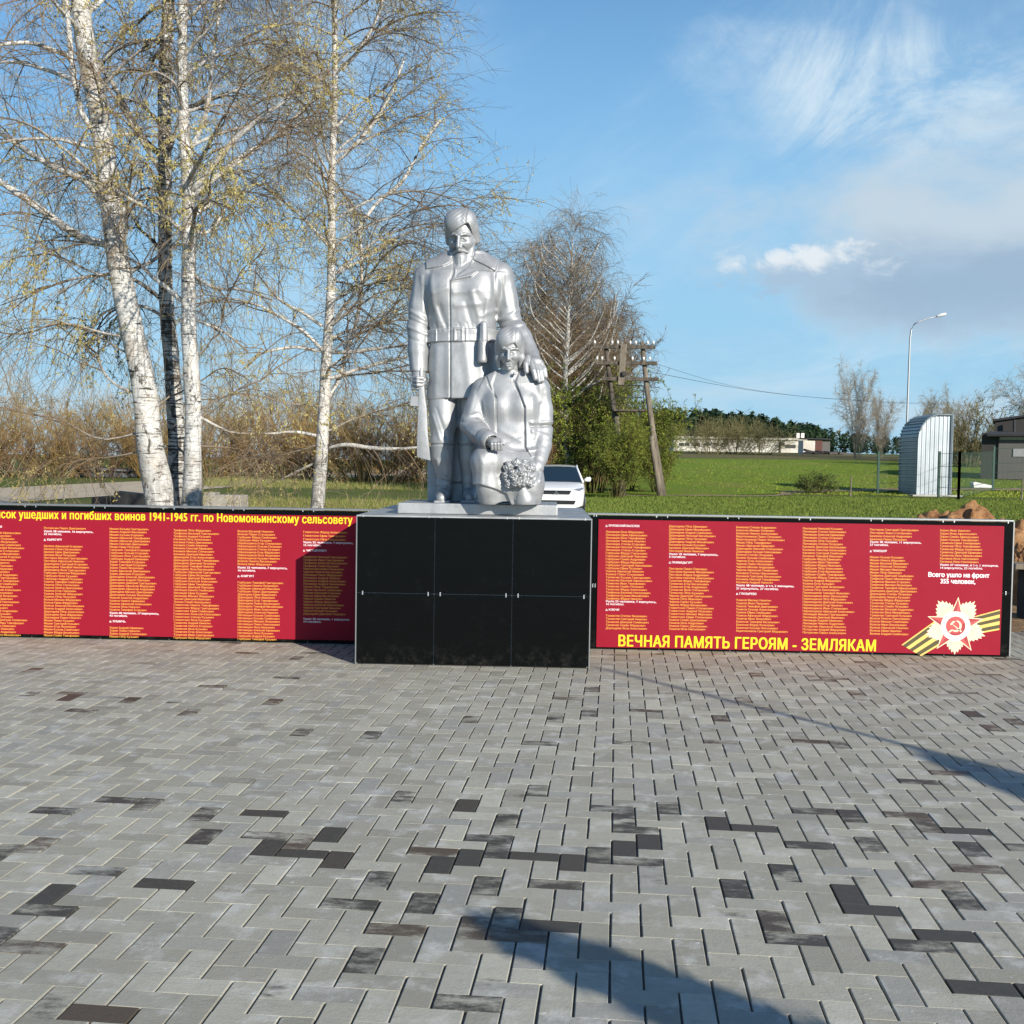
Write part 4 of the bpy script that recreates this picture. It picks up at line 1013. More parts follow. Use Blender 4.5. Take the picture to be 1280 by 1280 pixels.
mg = MB(); mg.box(su(521, 503, 16), (11 / ST_S, 8 / ST_S, 12 / ST_S), (0, 0.05, 0)); mg.build("magazine", SILVER, gun_o, False, 0.003)
hol = Field((592, 160, 6), (622, 226, 44), 0.6)
hol.chain([(*P3(606.5, 411, 30), 4.6), (*P3(606.5, 430, 31), 5.4)], 0.5); hol.chain([(*P3(606, 432, 31), 6.4), (*P3(605, 454, 32), 6.2)], 0.5)
hol.rbox(P3(605, 460, 32), (9, 2.6, 9), 0.2, 0, True); hol.line([(597, Z(431)), (615, Z(431))], 0.8, -0.9)
hol.line([(604, Z(412)), (604, Z(430))], 0.8, -0.6)
link("holster", hol.mesh("holster"), SILVER, statue)
sl = MB(); a = on_y(497, 640, 8.79).x; b = on_y(697, 642, 8.79).x
sl.box(((a + b) / 2 - st0.x, (8.78 + 9.62) / 2 - STAND_Y, -SLAB_H / 2), (b - a, 0.84, SLAB_H - 0.001))
sl.build("base_slab", SILVER, statue, False, 0.008)
# ------------------------------------------------------------------ bare birches
def bark_mat(name, dark=0.0, shade=1.0):
    q = NT(name); pos = q.tc.outputs["Object"]
    bands = q.noise(9.0, 6, 0.7, (0.35, 0.35, 4.2), vec=pos); fine = q.noise(30, 5, 0.6, (0.5, 0.5, 3.0), vec=pos); big = q.noise(1.6, 6, 0.75, (1.5, 1.5, 0.9), vec=pos, dist=0.8)
    rugged = q.noise(22, 6, 0.75, (1, 1, 0.45), vec=pos)
    r = q.attr("thick"); hb = q.attr("height")
    white = q.mix(q.step(fine, 0.3, 0.7), (0.44, 0.425, 0.39), (0.70, 0.69, 0.655))
    white = q.mix(q.math("MULTIPLY", q.step(big, 0.5, 0.68), 0.75), white, (0.36, 0.28, 0.19))
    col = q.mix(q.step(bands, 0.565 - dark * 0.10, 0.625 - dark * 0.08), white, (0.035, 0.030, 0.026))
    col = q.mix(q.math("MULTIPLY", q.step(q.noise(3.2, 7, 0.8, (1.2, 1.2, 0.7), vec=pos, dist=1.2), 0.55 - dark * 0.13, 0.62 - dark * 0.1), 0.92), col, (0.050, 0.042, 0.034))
    foot = q.math("MULTIPLY", q.step(hb.outputs["Fac"], 2.2, 0.2), q.step(rugged, 0.36, 0.58))
    col = q.mix(foot, col, (0.045, 0.038, 0.030))
    thin = q.step(r.outputs["Fac"], 0.022, 0.008)
    brown = q.mix(q.noise(6, 4), (0.11, 0.075, 0.045), (0.24, 0.17, 0.10))
    col = q.mix(thin, col, brown)
    q.P(Base_Color=col, Roughness=0.82); q.b.inputs["Specular IOR Level"].default_value = 0.2
    q.bump(q.math("ADD", q.math("MULTIPLY", bands, -0.6), rugged), 0.5, 0.03)
    return q.m
BARK = bark_mat("birch_bark"); BARK_D = bark_mat("birch_bark_shaded", 0.55)  # second copy is darker: brown bark plus the middle trunk's shade, put into colour
TWIG = NT("birch_twigs"); TWIG.P(Base_Color=TWIG.mix(TWIG.step(TWIG.noise(0.9, 5), 0.35, 0.65), (0.105, 0.080, 0.056), (0.25, 0.19, 0.12)), Roughness=0.8); TWIG = TWIG.m
BUD = NT("birch_catkins"); BUD.P(Base_Color=BUD.mix(BUD.step(BUD.noise(1.3, 5), 0.35, 0.65), (0.30, 0.235, 0.075), (0.46, 0.40, 0.14)), Roughness=0.8); BUD = BUD.m
def resample(pts, n):
    P = np.array(pts, float); d = np.r_[0, np.cumsum(np.linalg.norm(np.diff(P[:, :3], axis=0), axis=1))]
    t = np.linspace(0, d[-1], n)
    # Catmull-like smoothing through cubic Hermite
    m = np.gradient(P, d, axis=0); out = np.empty((n, P.shape[1]))
    for i, x in enumerate(t):
        k = min(np.searchsorted(d, x, "right") - 1, len(d) - 2); h = d[k + 1] - d[k]; u_ = (x - d[k]) / h
        out[i] = (2 * u_**3 - 3 * u_**2 + 1) * P[k] + (u_**3 - 2 * u_**2 + u_) * h * m[k] + (-2 * u_**3 + 3 * u_**2) * P[k + 1] + (u_**3 - u_**2) * h * m[k + 1]
    return out
def wood_mesh(name, chains, sides, mat, parent, rough=0.0, rg=None, base=0.0):
    """chains: list of (K,4) xyz+radius"""
    gs = []; th = []; hh = []
    for c in chains:
        v, l, s = tubes(c[None, :, :3], c[None, :, 3], sides)
        if rough and rg is not None:
            a = np.repeat(c[:, 3], sides); v = v + rg.normal(0, 1, v.shape) * (a * rough)[:, None]
        gs.append((v, l, s)); th.append(np.repeat(c[:, 3], sides)); hh.append(v[:, 2] - base)
    V, L, S = join_geo(gs); me = raw_mesh(name, V, L, S, True)
    for nm, a in (("thick", np.concatenate(th)), ("height", np.concatenate(hh))):
        at = me.attributes.new(nm, "FLOAT", "POINT"); at.data.foreach_set("value", a.astype(np.float32))
    return link(name, me, mat, parent)
def shoot(rg, p, d, L, r0, r1, n, droop=0.0, wob=0.12, up=0.0):
    """one wandering shoot as an (n,4) chain"""
    P = np.empty((n, 4)); P[0, :3] = p; d = np.array(d, float); d /= np.linalg.norm(d) + 1e-9; st = L / (n - 1)
    for i in range(1, n):
        d = d + rg.normal(0, wob, 3) + np.array((0, 0, up - droop * (i / n) ** 1.2)); d /= np.linalg.norm(d) + 1e-9
        P[i, :3] = P[i - 1, :3] + d * st
    P[:, 3] = np.linspace(r0, r1, n); return P
def shoots(rg, p, d, L, r0, r1, n, droop, wob):
    """many shoots at once: p,d (N,3), L,r (N,)"""
    N = len(p); P = np.empty((N, n, 3)); P[:, 0] = p; d = d / (np.linalg.norm(d, axis=1, keepdims=True) + 1e-9); st = (L / (n - 1))[:, None]
    for i in range(1, n):
        d = d + rg.normal(0, wob, (N, 3)); d[:, 2] -= droop * (0.35 + i / n); d /= np.linalg.norm(d, axis=1, keepdims=True) + 1e-9
        P[:, i] = P[:, i - 1] + d * st
    R = r0[:, None] + (r1 - r0)[:, None] * np.linspace(0, 1, n)[None]
    return P, R
def fine_twigs(rg, bearers, per, Lr, r, droop, wob, side=3, n=6, ln2=0.45):
    """hanging twigs along bearer chains, each with little side twigs; returns polys list"""
    ps, ds = [], []
    for c in bearers:
        k = max(1, int(per * np.linalg.norm(np.diff(c[:, :3], axis=0), axis=1).sum() + rg.random()))
        t = 0.18 + 0.82 * rg.random(k) ** 0.75; f = t * (len(c) - 1); i = np.minimum(f.astype(int), len(c) - 2); w = (f - i)[:, None]
        pp = c[i, :3] * (1 - w) + c[i + 1, :3] * w; dd = c[i + 1, :3] - c[i, :3]; dd /= np.linalg.norm(dd, axis=1, keepdims=True) + 1e-9
        ps.append(pp); ds.append(dd * 0.8 + rg.normal(0, 0.62, dd.shape))
    p = np.concatenate(ps); d = np.concatenate(ds); N = len(p)
    L = rg.uniform(Lr[0], Lr[1], N)
    P1, R1 = shoots(rg, p, d, L, np.full(N, r), np.full(N, r * 0.5), n, droop, wob)
    q = rg.integers(1, n - 1, (N, side)); idx = np.repeat(np.arange(N), side); qi = q.ravel()
    p2 = P1[idx, qi]; d2 = P1[idx, qi + 1] - P1[idx, qi]; d2 /= np.linalg.norm(d2, axis=1, keepdims=True) + 1e-9
    d2 = d2 + rg.normal(0, 0.6, d2.shape); L2 = np.repeat(L, side) * rg.uniform(0.22, ln2, len(idx))
    P2, R2 = shoots(rg, p2, d2, L2, np.full(len(idx), r * 0.62), np.full(len(idx), r * 0.4), 4, droop * 0.8, wob)
    return P1, R1, P2, R2
def buds_geo(rg, P, count, ln, wd):
    N, K, _ = P.shape; i = rg.integers(0, N, count * 4); c_ = P[i, 1] * 1.9
    w_ = np.sin(c_[:, 0] * 1.3 + 0.7 * c_[:, 2]) + np.sin(c_[:, 1] * 1.7 + 1.1) + np.sin(c_[:, 2] * 1.5 + c_[:, 0] * 0.6); i = i[np.argsort(-(w_ + rg.normal(0, 0.8, len(w_))))[:count]]; k = rg.integers(1, K - 1, count) if K > 2 else np.zeros(count, int); t = rg.random(count)[:, None]
    b = P[i, k] * (1 - t) + P[i, k + 1] * t
    d = rg.normal(0, 0.5, (count, 3)); d[:, 2] -= 0.6; d /= np.linalg.norm(d, axis=1, keepdims=True); l = ln * rg.uniform(0.6, 1.4, count)
    a = np.cross(d, rg.normal(0, 1, (count, 3))); a /= np.linalg.norm(a, axis=1, keepdims=True); c = np.cross(d, a); w = (wd * rg.uniform(0.7, 1.3, count))[:, None]
    m = b + d * (l * 0.5)[:, None]
    V = np.stack([b, m + a * w, m - a * 0.5 * w + c * 0.87 * w, m - a * 0.5 * w - c * 0.87 * w, b + d * l[:, None]], 1).reshape(-1, 3)
    f = np.array((0, 1, 2, 0, 2, 3, 0, 3, 1, 4, 2, 1, 4, 3, 2, 4, 1, 3)); L = (np.arange(count)[:, None] * 5 + f[None]).ravel()
    return V, L, np.full(count * 6, 3, np.int32)
def birch(name, trunk, seed, label, group, bark, limbs=(), n_limb=34, z_lo=2.2, z_hi=11.5, reach=3.2, per=7.2, tw=(0.5, 1.7), r_tw=0.0034, bias=(0, 0), n_bud=24000, low=(), up=(0.35, 1.0), droop=0.25, side=3):
    """trunk: list of (x,y,z,r) world points; limbs: explicit boughs; the rest is grown"""
    rg = np.random.default_rng(seed)
    base = trunk[0]; root = empty(name, (base[0], base[1], base[2]), label, "tree", group)
    off = np.array((base[0], base[1], base[2], 0.0))
    T = resample(np.array(trunk) - off, 60)
    T[:, 0] += 0.012 * np.sin(T[:, 2] * 2.1 + seed); T[:, 1] += 0.012 * np.cos(T[:, 2] * 1.7 + seed)
    nf = T[:, 2] < 0.5; T[nf, 3] *= 1 + 0.45 * ((0.5 - T[nf, 2]) / 0.5) ** 2
    wood_mesh("trunk", [T], 16, bark, root, 0.035, rg)
    big = []
    for L_ in limbs:
        big.append(resample(np.array(L_) - off, 16))
    for c in big: wood_mesh("limb", [c], 8, bark, root, 0.03, rg)
    med = []
    def at(z):
        i = np.argmin(np.abs(T[:, 2] - z)); return T[i]
    for k in range(n_limb):
        z = z_lo + (z_hi - z_lo) * ((k + rg.random()) / n_limb) ** 0.9
        b = at(z - base[2] * 0); a = rg.uniform(0, 2 * math.pi)
        d = np.array((math.cos(a) + bias[0], math.sin(a) + bias[1], rg.uniform(*up)))
        L_ = reach * rg.uniform(0.55, 1.15) * (1 - 0.45 * max(0, (z - z_lo) / (z_hi + 4 - z_lo)))
        r = min(b[3] * 0.42, 0.012 + 0.010 * L_)
        med.append(shoot(rg, b[:3], d, L_, r, 0.006, 12, 0.16, 0.09))
    for (z, a, el, L_, r) in low:
        b = at(z); med.append(shoot(rg, b[:3], (math.cos(a) * math.cos(el), math.sin(a) * math.cos(el), math.sin(el)), L_, r, 0.006, 14, 0.05, 0.16))
    sub = []
    for c in med + big:
        n = len(c); ll = np.linalg.norm(np.diff(c[:, :3], axis=0), axis=1).sum()
        for _ in range(int(3 + ll * 2.6)):
            i = rg.integers(int(n * 0.22), n - 1); d = c[i + 1, :3] - c[i, :3]; d /= np.linalg.norm(d)
            d = d + rg.normal(0, 0.55, 3) + np.array((0, 0, 0.12)); sub.append(shoot(rg, c[i, :3], d, ll * rg.uniform(0.2, 0.5), min(0.010, c[i, 3] * 0.6), 0.0045, 8, 0.20, 0.13))
    if med: wood_mesh("branch_work", med + sub, 5, bark, root)
    P1, R1, P2, R2 = fine_twigs(rg, sub + med, per, tw, r_tw, droop, 0.15, side)
    g = join_geo([tubes(P1, R1, 3), tubes(P2, R2, 3)])
    cr = link("crown", raw_mesh("crown", *g), TWIG, root)
    if n_bud:
        V, L, S = buds_geo(rg, P2, n_bud, 0.034, 0.0060); link("catkins", raw_mesh("catkins", V, L, S), BUD, cr)
    return root
def trunk_px(pts, Y, lean=0.0, wmul=1.0):
    """(px, py, width px) points of a stem standing at distance Y -> world points; foot goes down to the ground"""
    out = []
    for px, py, w in pts:
        y = Y + lean * (pts[0][1] - py) / 600.0; p = on_y(px, py, y); out.append((p.x, p.y, p.z, w * y / FPX / 2 * wmul * 0.86))
    p0, p1 = out[0], out[1]; g = float(terrain(p0[0], p0[1])) - 0.05; s_ = (p0[2] - g) / max(0.2, p1[2] - p0[2])
    out.insert(0, (p0[0] + (p0[0] - p1[0]) * min(1.0, s_) * 0.5, p0[1], g, p0[3] * 1.12)); return out
def ext(tr, dx, dz, r=0.03):
    p = tr[-1]; return tr + [(p[0] + dx * 0.5, p[1], p[2] + dz * 0.5, p[3] * 0.6), (p[0] + dx, p[1], p[2] + dz, r)]
GB = "tall bare birches behind the left wall"
YA = 14.6
tA = ext(trunk_px([(203, 628, 46), (188, 560, 38), (178, 480, 35), (162, 400, 33), (147, 310, 31), (131, 200, 29), (120, 130, 28), (106, 40, 27), (98, -30, 25)], YA), -0.9, 6.5)
lp = lambda pts, Y, y2=None: [(*on_y(px, py, Y + (y2 or 0) * i / max(1, len(pts) - 1)), w * Y / FPX / 2) for i, (px, py, w) in enumerate(pts)]
birch("birch_tree", tA, 21, "thick white birch leaning left, leftmost of the trunks, two pale boughs reaching out of frame", GB, BARK,
      limbs=(lp([(138, 306, 10), (105, 298, 10), (60, 268, 9), (20, 240, 8), (-40, 205, 6), (-110, 190, 3)], YA, -0.6), lp([(132, 262, 8), (110, 230, 8), (60, 205, 8), (0, 166, 6), (-60, 130, 4)], YA, 0.5),
             lp([(118, 165, 7), (104, 145, 7), (95, 110, 7), (88, 60, 7), (84, 10, 6), (78, -50, 4)], YA - 0.3, -0.3), lp([(92, 100, 6), (60, 88, 5), (20, 78, 4), (-30, 80, 3)], YA, 0.8), lp([(90, 72, 6), (40, 54, 5), (0, 56, 4), (-50, 70, 2)], YA, -0.8),
             lp([(128, 170, 5), (160, 168, 4), (190, 170, 3), (215, 160, 2)], YA, 0.4)),
      n_limb=26, z_lo=3.6, reach=2.6, bias=(-0.35, 0.0), per=4.8, n_bud=18000,
      low=((2.0, math.pi * 0.98, 0.12, 2.6, 0.016), (2.45, math.pi, 0.45, 2.4, 0.02), (3.25, math.pi * 1.02, 0.2, 2.3, 0.018), (3.9, math.pi * 0.95, 0.25, 2.0, 0.018), (1.75, math.pi * 1.0, 0.02, 2.4, 0.014), (2.9, math.pi * 1.1, 0.3, 1.8, 0.016), (2.3, 0.3, 0.5, 1.6, 0.014)))
YB2 = 15.2
tB = ext(trunk_px([(223, 628, 26), (219, 540, 24), (213, 430, 22), (207, 330, 20), (205, 230, 19), (206, 120, 18), (210, 20, 17), (212, -40, 16)], YB2), 0.2, 5.5)
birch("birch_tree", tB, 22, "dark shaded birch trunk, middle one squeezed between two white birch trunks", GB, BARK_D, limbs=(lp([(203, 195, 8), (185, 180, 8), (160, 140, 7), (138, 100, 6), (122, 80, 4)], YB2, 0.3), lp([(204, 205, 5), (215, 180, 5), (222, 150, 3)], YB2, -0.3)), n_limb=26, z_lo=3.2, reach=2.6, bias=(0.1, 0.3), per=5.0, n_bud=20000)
YC = 14.3
tC = ext(trunk_px([(239, 628, 30), (240, 560, 24), (241, 500, 23), (238, 420, 22), (236, 330, 20), (234, 240, 18), (231, 170, 16), (229, 80, 14), (228, -20, 13)], YC), 0.1, 5.5)
birch("birch_tree", tC, 23, "slim white birch, rightmost of the three trunks grown close together", GB, BARK,
      limbs=(lp([(236, 240, 9), (262, 214, 8), (290, 178, 7), (320, 152, 6), (365, 120, 4)], YC, -0.4), lp([(236, 250, 8), (270, 222, 7), (310, 190, 6), (350, 168, 5), (400, 140, 3)], YC, 0.5), lp([(240, 185, 6), (258, 140, 6), (264, 90, 5), (272, 30, 4), (280, -30, 3)], YC, 0.2),
             lp([(244, 345, 4), (268, 360, 4), (300, 362, 3), (340, 375, 2)], YC, -0.3), lp([(245, 400, 4), (280, 415, 3), (310, 440, 2)], YC, 0.3), lp([(247, 520, 4), (290, 540, 3), (330, 542, 2)], YC, 0.2), lp([(239, 285, 5), (255, 292, 4), (270, 280, 4), (285, 250, 3)], YC, 0.0)),
      n_limb=30, z_lo=3.2, reach=2.7, bias=(0.35, 0.0), per=5.6, n_bud=24000, low=((2.2, 0.1, 0.1, 1.8, 0.014), (2.8, -0.2, 0.3, 1.8, 0.014), (1.8, 0.2, -0.1, 1.4, 0.012)))
YD = 17.5
tD = ext(trunk_px([(396, 630, 20), (402, 560, 18), (407, 490, 16), (411, 400, 14), (414, 320, 12), (416, 210, 10), (418, 100, 8.5), (419, -10, 7)], YD), 0.1, 3.2, 0.015)
birch("birch_tree", tD, 24, "slender birch with a bright straight trunk standing alone between the birch clump and the statue", GB, BARK,
      limbs=(lp([(418, 205, 5), (445, 180, 5), (470, 150, 5), (490, 115, 4), (506, 72, 3)], YD, -0.4), lp([(449, 285, 4), (470, 255, 5), (500, 230, 5), (530, 178, 4), (550, 150, 3)], YD + 0.4, 0.5), lp([(413, 105, 4), (390, 112, 4), (360, 118, 4), (335, 122, 3), (312, 135, 2)], YD, 0.5),
             lp([(414, 105, 4), (385, 132, 4), (365, 150, 3), (345, 168, 2)], YD, -0.4), lp([(411, 230, 4), (395, 205, 4), (370, 190, 3), (350, 195, 2)], YD, 0.2), lp([(427, 88, 5), (452, 58, 5), (470, 25, 4), (482, -10, 3)], YD, -0.3), lp([(410, 440, 6), (436, 440, 5), (470, 436, 4), (505, 432, 2)], YD, -0.5),
             lp([(406, 505, 6), (422, 478, 6), (430, 450, 5), (446, 400, 5), (452, 330, 4), (449, 285, 4)], YD, 0.4), lp([(403, 408, 4), (380, 392, 4), (350, 375, 3), (320, 340, 2)], YD, 0.3), lp([(404, 440, 4), (370, 434, 4), (340, 438, 3), (318, 445, 2)], YD, -0.3),
             lp([(398, 545, 4), (370, 540, 4), (335, 542, 3), (300, 541, 2)], YD, -0.4), lp([(410, 560, 3), (430, 556, 5), (465, 560, 5), (500, 561, 4), (528, 559, 3)], YD, -0.5), lp([(391, 580, 3), (370, 590, 3), (350, 600, 2)], YD, 0.2)),
      n_limb=46, z_lo=2.6, z_hi=9.5, reach=2.5, bias=(0.12, -0.05), per=7.0, tw=(0.35, 1.15), droop=0.12, side=4, n_bud=26000,
      low=((1.8, 3.3, 0.1, 1.9, 0.014), (2.4, 2.9, 0.2, 2.3, 0.016), (2.1, 0.1, 0.35, 2.2, 0.016), (2.8, 0.2, 0.5, 2.6, 0.018), (3.3, -0.3, 0.4, 2.4, 0.018), (3.0, 0.4, 0.6, 2.6, 0.018), (3.6, 0.0, 0.7, 2.6, 0.018)))
YE = 51.0
tE = ext(trunk_px([(712, 588, 9.5), (708, 545, 9), (707, 500, 8.5), (707, 460, 7), (710, 410, 6), (713, 360, 4), (715, 320, 2.5)], YE), 0.05, 0.9, 0.012)
lE = []
rgE = np.random.default_rng(77)
for k in range(64):
    y = 572 - k * 3.9 + rgE.uniform(-6, 6); sx = -1 if rgE.random() < 0.5 else 1; x = 709 + rgE.normal(0, 1); ln = float(np.interp(y, (300, 340, 400, 480, 560, 600), (14, 34, 54, 66, 52, 30))) * rgE.uniform(0.6, 1.1)
    lE.append(lp([(x, y, 2.2 if k < 40 else 1.5), (x + sx * ln * rgE.uniform(0.35, 0.55), y - ln * 0.42, 1.8), (x + sx * ln * 0.85, y - ln * rgE.uniform(0.75, 1.1), 1.4), (x + sx * ln * 0.95, y - ln * 1.35, 1.0)], YE, rgE.uniform(-1.5, 1.5)))
birch("birch_tree", tE, 25, "smaller birch with upswept pale branches seen between the statue and the telegraph poles", "birches behind the memorial", BARK, limbs=lE, n_limb=40, z_lo=5.5, z_hi=12.6, reach=2.0, per=3.6, tw=(0.7, 2.0), droop=0.34, r_tw=0.0065, n_bud=3000, up=(1.1, 2.6))
# ------------------------------------------------------------------ ground, road, field
def sheet(name, x0, x1, y0, y1, nx, ny, mat, dz=0.0, bumpy=0.0, kind="structure", edge=None, seed=0):
    rg = np.random.default_rng(seed)
    xs, ys = np.linspace(x0, x1, nx), y0 + (y1 - y0) * np.linspace(0, 1, ny) ** 1.6
    X, Y = np.meshgrid(xs, ys)
    Zt = terrain(X, Y) + dz + bumpy * rg.normal(0, 1, X.shape)
    i = (np.arange(ny - 1)[:, None] * nx + np.arange(nx - 1)[None]).ravel()
    L = np.stack([i, i + 1, i + nx + 1, i + nx], 1).ravel()
    return tag(link(name, raw_mesh(name, np.stack([X, Y, Zt], -1).reshape(-1, 3), L, np.full(len(L) // 4, 4), True), mat), kind=kind)
def strip(name, left, right, mat, dz, n=40, wob=0.0, seed=0):
    """ribbon of ground between two edge polylines (x,y)"""
    rg = np.random.default_rng(seed)
    A = resample(np.array(left, float), n); B = resample(np.array(right, float), n)
    A = A + rg.normal(0, wob, A.shape); B = B + rg.normal(0, wob, B.shape); m = 7
    P = A[:, None] * (1 - np.linspace(0, 1, m)[None, :, None]) + B[:, None] * np.linspace(0, 1, m)[None, :, None]
    V = np.concatenate([P, (terrain(P[..., 0], P[..., 1]) + dz)[..., None]], -1).reshape(-1, 3)
    i = (np.arange(n - 1)[:, None] * m + np.arange(m - 1)[None]).ravel(); L = np.stack([i, i + 1, i + m + 1, i + m], 1).ravel()
    me = raw_mesh(name, V, L, np.full(len(L) // 4, 4), True)
    if me.polygons and me.polygons[0].normal.z < 0: me.flip_normals()
    return tag(link(name, me, mat), kind="structure")
def grass_mat(name, a, b, c_, sc=0.5):
    q = NT(name); n = q.noise(sc, 6, 0.65); f = q.noise(9, 5, 0.7); p = q.noise(sc * 0.16, 4, 0.5)
    col = q.mix(q.step(f, 0.3, 0.7), a, b); col = q.mix(q.math("MULTIPLY", q.step(n, 0.46, 0.68), 0.8), col, c_)
    col = q.mix(q.math("MULTIPLY", q.step(p, 0.4, 0.65), 0.35), col, tuple(x * 0.7 for x in b))
    q.P(Base_Color=col, Roughness=0.95); q.b.inputs["Specular IOR Level"].default_value = 0.1
    q.bump(q.math("ADD", f, q.noise(40, 3)), 0.8, 0.08); return q.m
G_ROUGH = grass_mat("rough_spring_grass", (0.085, 0.125, 0.026), (0.135, 0.165, 0.040), (0.20, 0.165, 0.075), 0.35)
G_FIELD = grass_mat("young_field_grass", (0.125, 0.200, 0.018), (0.195, 0.275, 0.032), (0.24, 0.225, 0.06), 0.25)
def soil_mat(name, a, b, sc=3.0):
    q = NT(name); n = q.noise(sc, 7, 0.7); f = q.noise(sc * 7, 5, 0.7); q.P(Base_Color=q.mix(q.step(n, 0.32, 0.68), a, b), Roughness=0.95); q.b.inputs["Specular IOR Level"].default_value = 0.1
    q.bump(q.math("ADD", n, q.math("MULTIPLY", f, 0.5)), 0.9, 0.05); return q.m
SOIL = soil_mat("tan_clay_soil", (0.17, 0.10, 0.050), (0.36, 0.235, 0.125)); DIRT = soil_mat("trodden_earth", (0.22, 0.165, 0.10), (0.36, 0.28, 0.175)); ROADM = soil_mat("dusty_gravel_road", (0.42, 0.345, 0.24), (0.55, 0.46, 0.33), 1.5)
tag(sheet("ground", -260, 330, -12, 620, 150, 170, G_ROUGH, -0.045), "rough spring grass ground rising gently behind the memorial", kind="structure")
strip("dirt_apron", [(-8.0, -6.0), (-8.0, 12), (-8.2, 22), (-9.5, 34.5)], [(14, -6.0), (14, 12), (5.0, 19.5), (-3.6, 33.5)], DIRT, -0.030, 40, 0.06, 3)
strip("earth_bank", [(3.95, 9.0), (3.95, 12), (4.0, 15)], [(13, 9.0), (13, 12), (13, 15.5)], SOIL, -0.022, 30, 0.05, 4)
ge = [on_g(*p) for p in ((-60, 612), (0, 609.5), (130, 603), (255, 598), (336, 593.5), (420, 590), (490, 587.5), (570, 585.5))]
he = [on_g(*p) for p in ((-60, 635), (0, 629), (130, 619.5), (255, 611), (336, 603.5), (420, 597.5), (490, 594), (570, 591))]
strip("gravel_road", [(ge[0].x - 20, ge[0].y - 12)] + [(p.x, p.y) for p in ge], [(he[0].x - 14, he[0].y - 8)] + [(p.x, p.y) for p in he], ROADM, -0.018, 50, 0.05, 5)
f1, f2, f3 = on_g(838, 619), on_g(1000, 615.5), on_g(1300, 612)
strip("grass_field", [(f1.x - 7, f1.y + 2), (f1.x, f1.y), (f2.x, f2.y), (f3.x, f3.y), (f3.x + 30, f3.y + 2)], [(f1.x - 4, 126), (f1.x + 8, 126), (30, 124), (58, 122), (100, 120)], G_FIELD, -0.020, 50, 0.1, 6)
strip("dirt_path", [(f1.x - 2, f1.y - 0.1), (f1.x + 4, f1.y), (f2.x, f2.y - 0.3), (f3.x, f3.y - 0.6), (f3.x + 12, f3.y)], [(f1.x - 2, f1.y + 1.0), (f1.x + 4, f1.y + 1.3), (f2.x, f2.y + 1.5), (f3.x, f3.y + 1.6), (f3.x + 12, f3.y + 2)], DIRT, -0.010, 50, 0.12, 7)
strip("field_margin", [(14, 117), (30, 118), (60, 117), (110, 116)], [(10, 150), (30, 152), (66, 150), (120, 150)], grass_mat("dry_field_margin", (0.14, 0.125, 0.055), (0.20, 0.17, 0.08), (0.12, 0.14, 0.045), 0.2), -0.008, 40, 0.3, 8)

# grass blades in the strip that shows over the walls
def blades(name, region, n, h, label, cols, seed, w=0.012):
    rg = np.random.default_rng(seed); x, y = region(rg, n)
    z = terrain(x, y) - 0.05; a = rg.uniform(0, 6.283, n); hh = h * rg.lognormal(0, 0.45, n); lx, ly = rg.normal(0, 0.4, n) * hh, rg.normal(0, 0.4, n) * hh; ww = w * rg.uniform(0.6, 1.6, n)
    b = np.stack([x, y, z], 1); d = np.stack([np.cos(a) * ww, np.sin(a) * ww, 0 * a], 1); t = np.stack([x + lx, y + ly, z + hh], 1)
    V = np.stack([b - d, b + d, t], 1).reshape(-1, 3); me = raw_mesh(name, V, np.arange(3 * n), np.full(n, 3))
    at = me.attributes.new("tint", "FLOAT", "FACE"); at.data.foreach_set("value", rg.random(n).astype(np.float32))
    q = NT(name + "_blades"); q.P(Base_Color=q.mix(q.attr("tint").outputs["Fac"], cols[0], cols[1]), Roughness=0.9); q.b.inputs["Specular IOR Level"].default_value = 0.1
    return tag(link(name, me, q.m), label, kind="stuff")
def reg_right(rg, n):
    y = 24 + 25 * rg.random(n) ** 0.9; x = y * (-0.02 + 0.54 * rg.random(n)); return x, y
blades("verge_grass", reg_right, 170000, 0.036, "short green and straw coloured grass behind the right wall", ((0.075, 0.135, 0.018), (0.19, 0.215, 0.05)), 31)
def reg_field(rg, n):
    y = 51 + 60 * rg.random(n) ** 1.3; x = y * (0.10 + 0.44 * rg.random(n)); return x, y
blades("field_grass", reg_field, 150000, 0.035, "tufts of young grass and straw across the green field", ((0.13, 0.215, 0.018), (0.27, 0.275, 0.06)), 34, 0.03)
def reg_left(rg, n):
    y = 30 + 42 * rg.random(n); x = y * (-0.44 + 0.36 * rg.random(n))
    k = np.random.default_rng(5).random(n) < 2; return x, y
def reg_left2(rg, n):
    t = rg.random(n); side = rg.random(n) < 0.45
    px = 250 + 290 * rg.random(n); y = np.where(side, 33 + 8 * t, 56 + 22 * t); x = (px - 640) / FPX * y - 0.028 * y; return x, y
blades("roadside_grass", reg_left2, 40000, 0.12, "tufty grass beside the gravel road on the left", ((0.10, 0.145, 0.03), (0.26, 0.22, 0.09)), 32, 0.016)

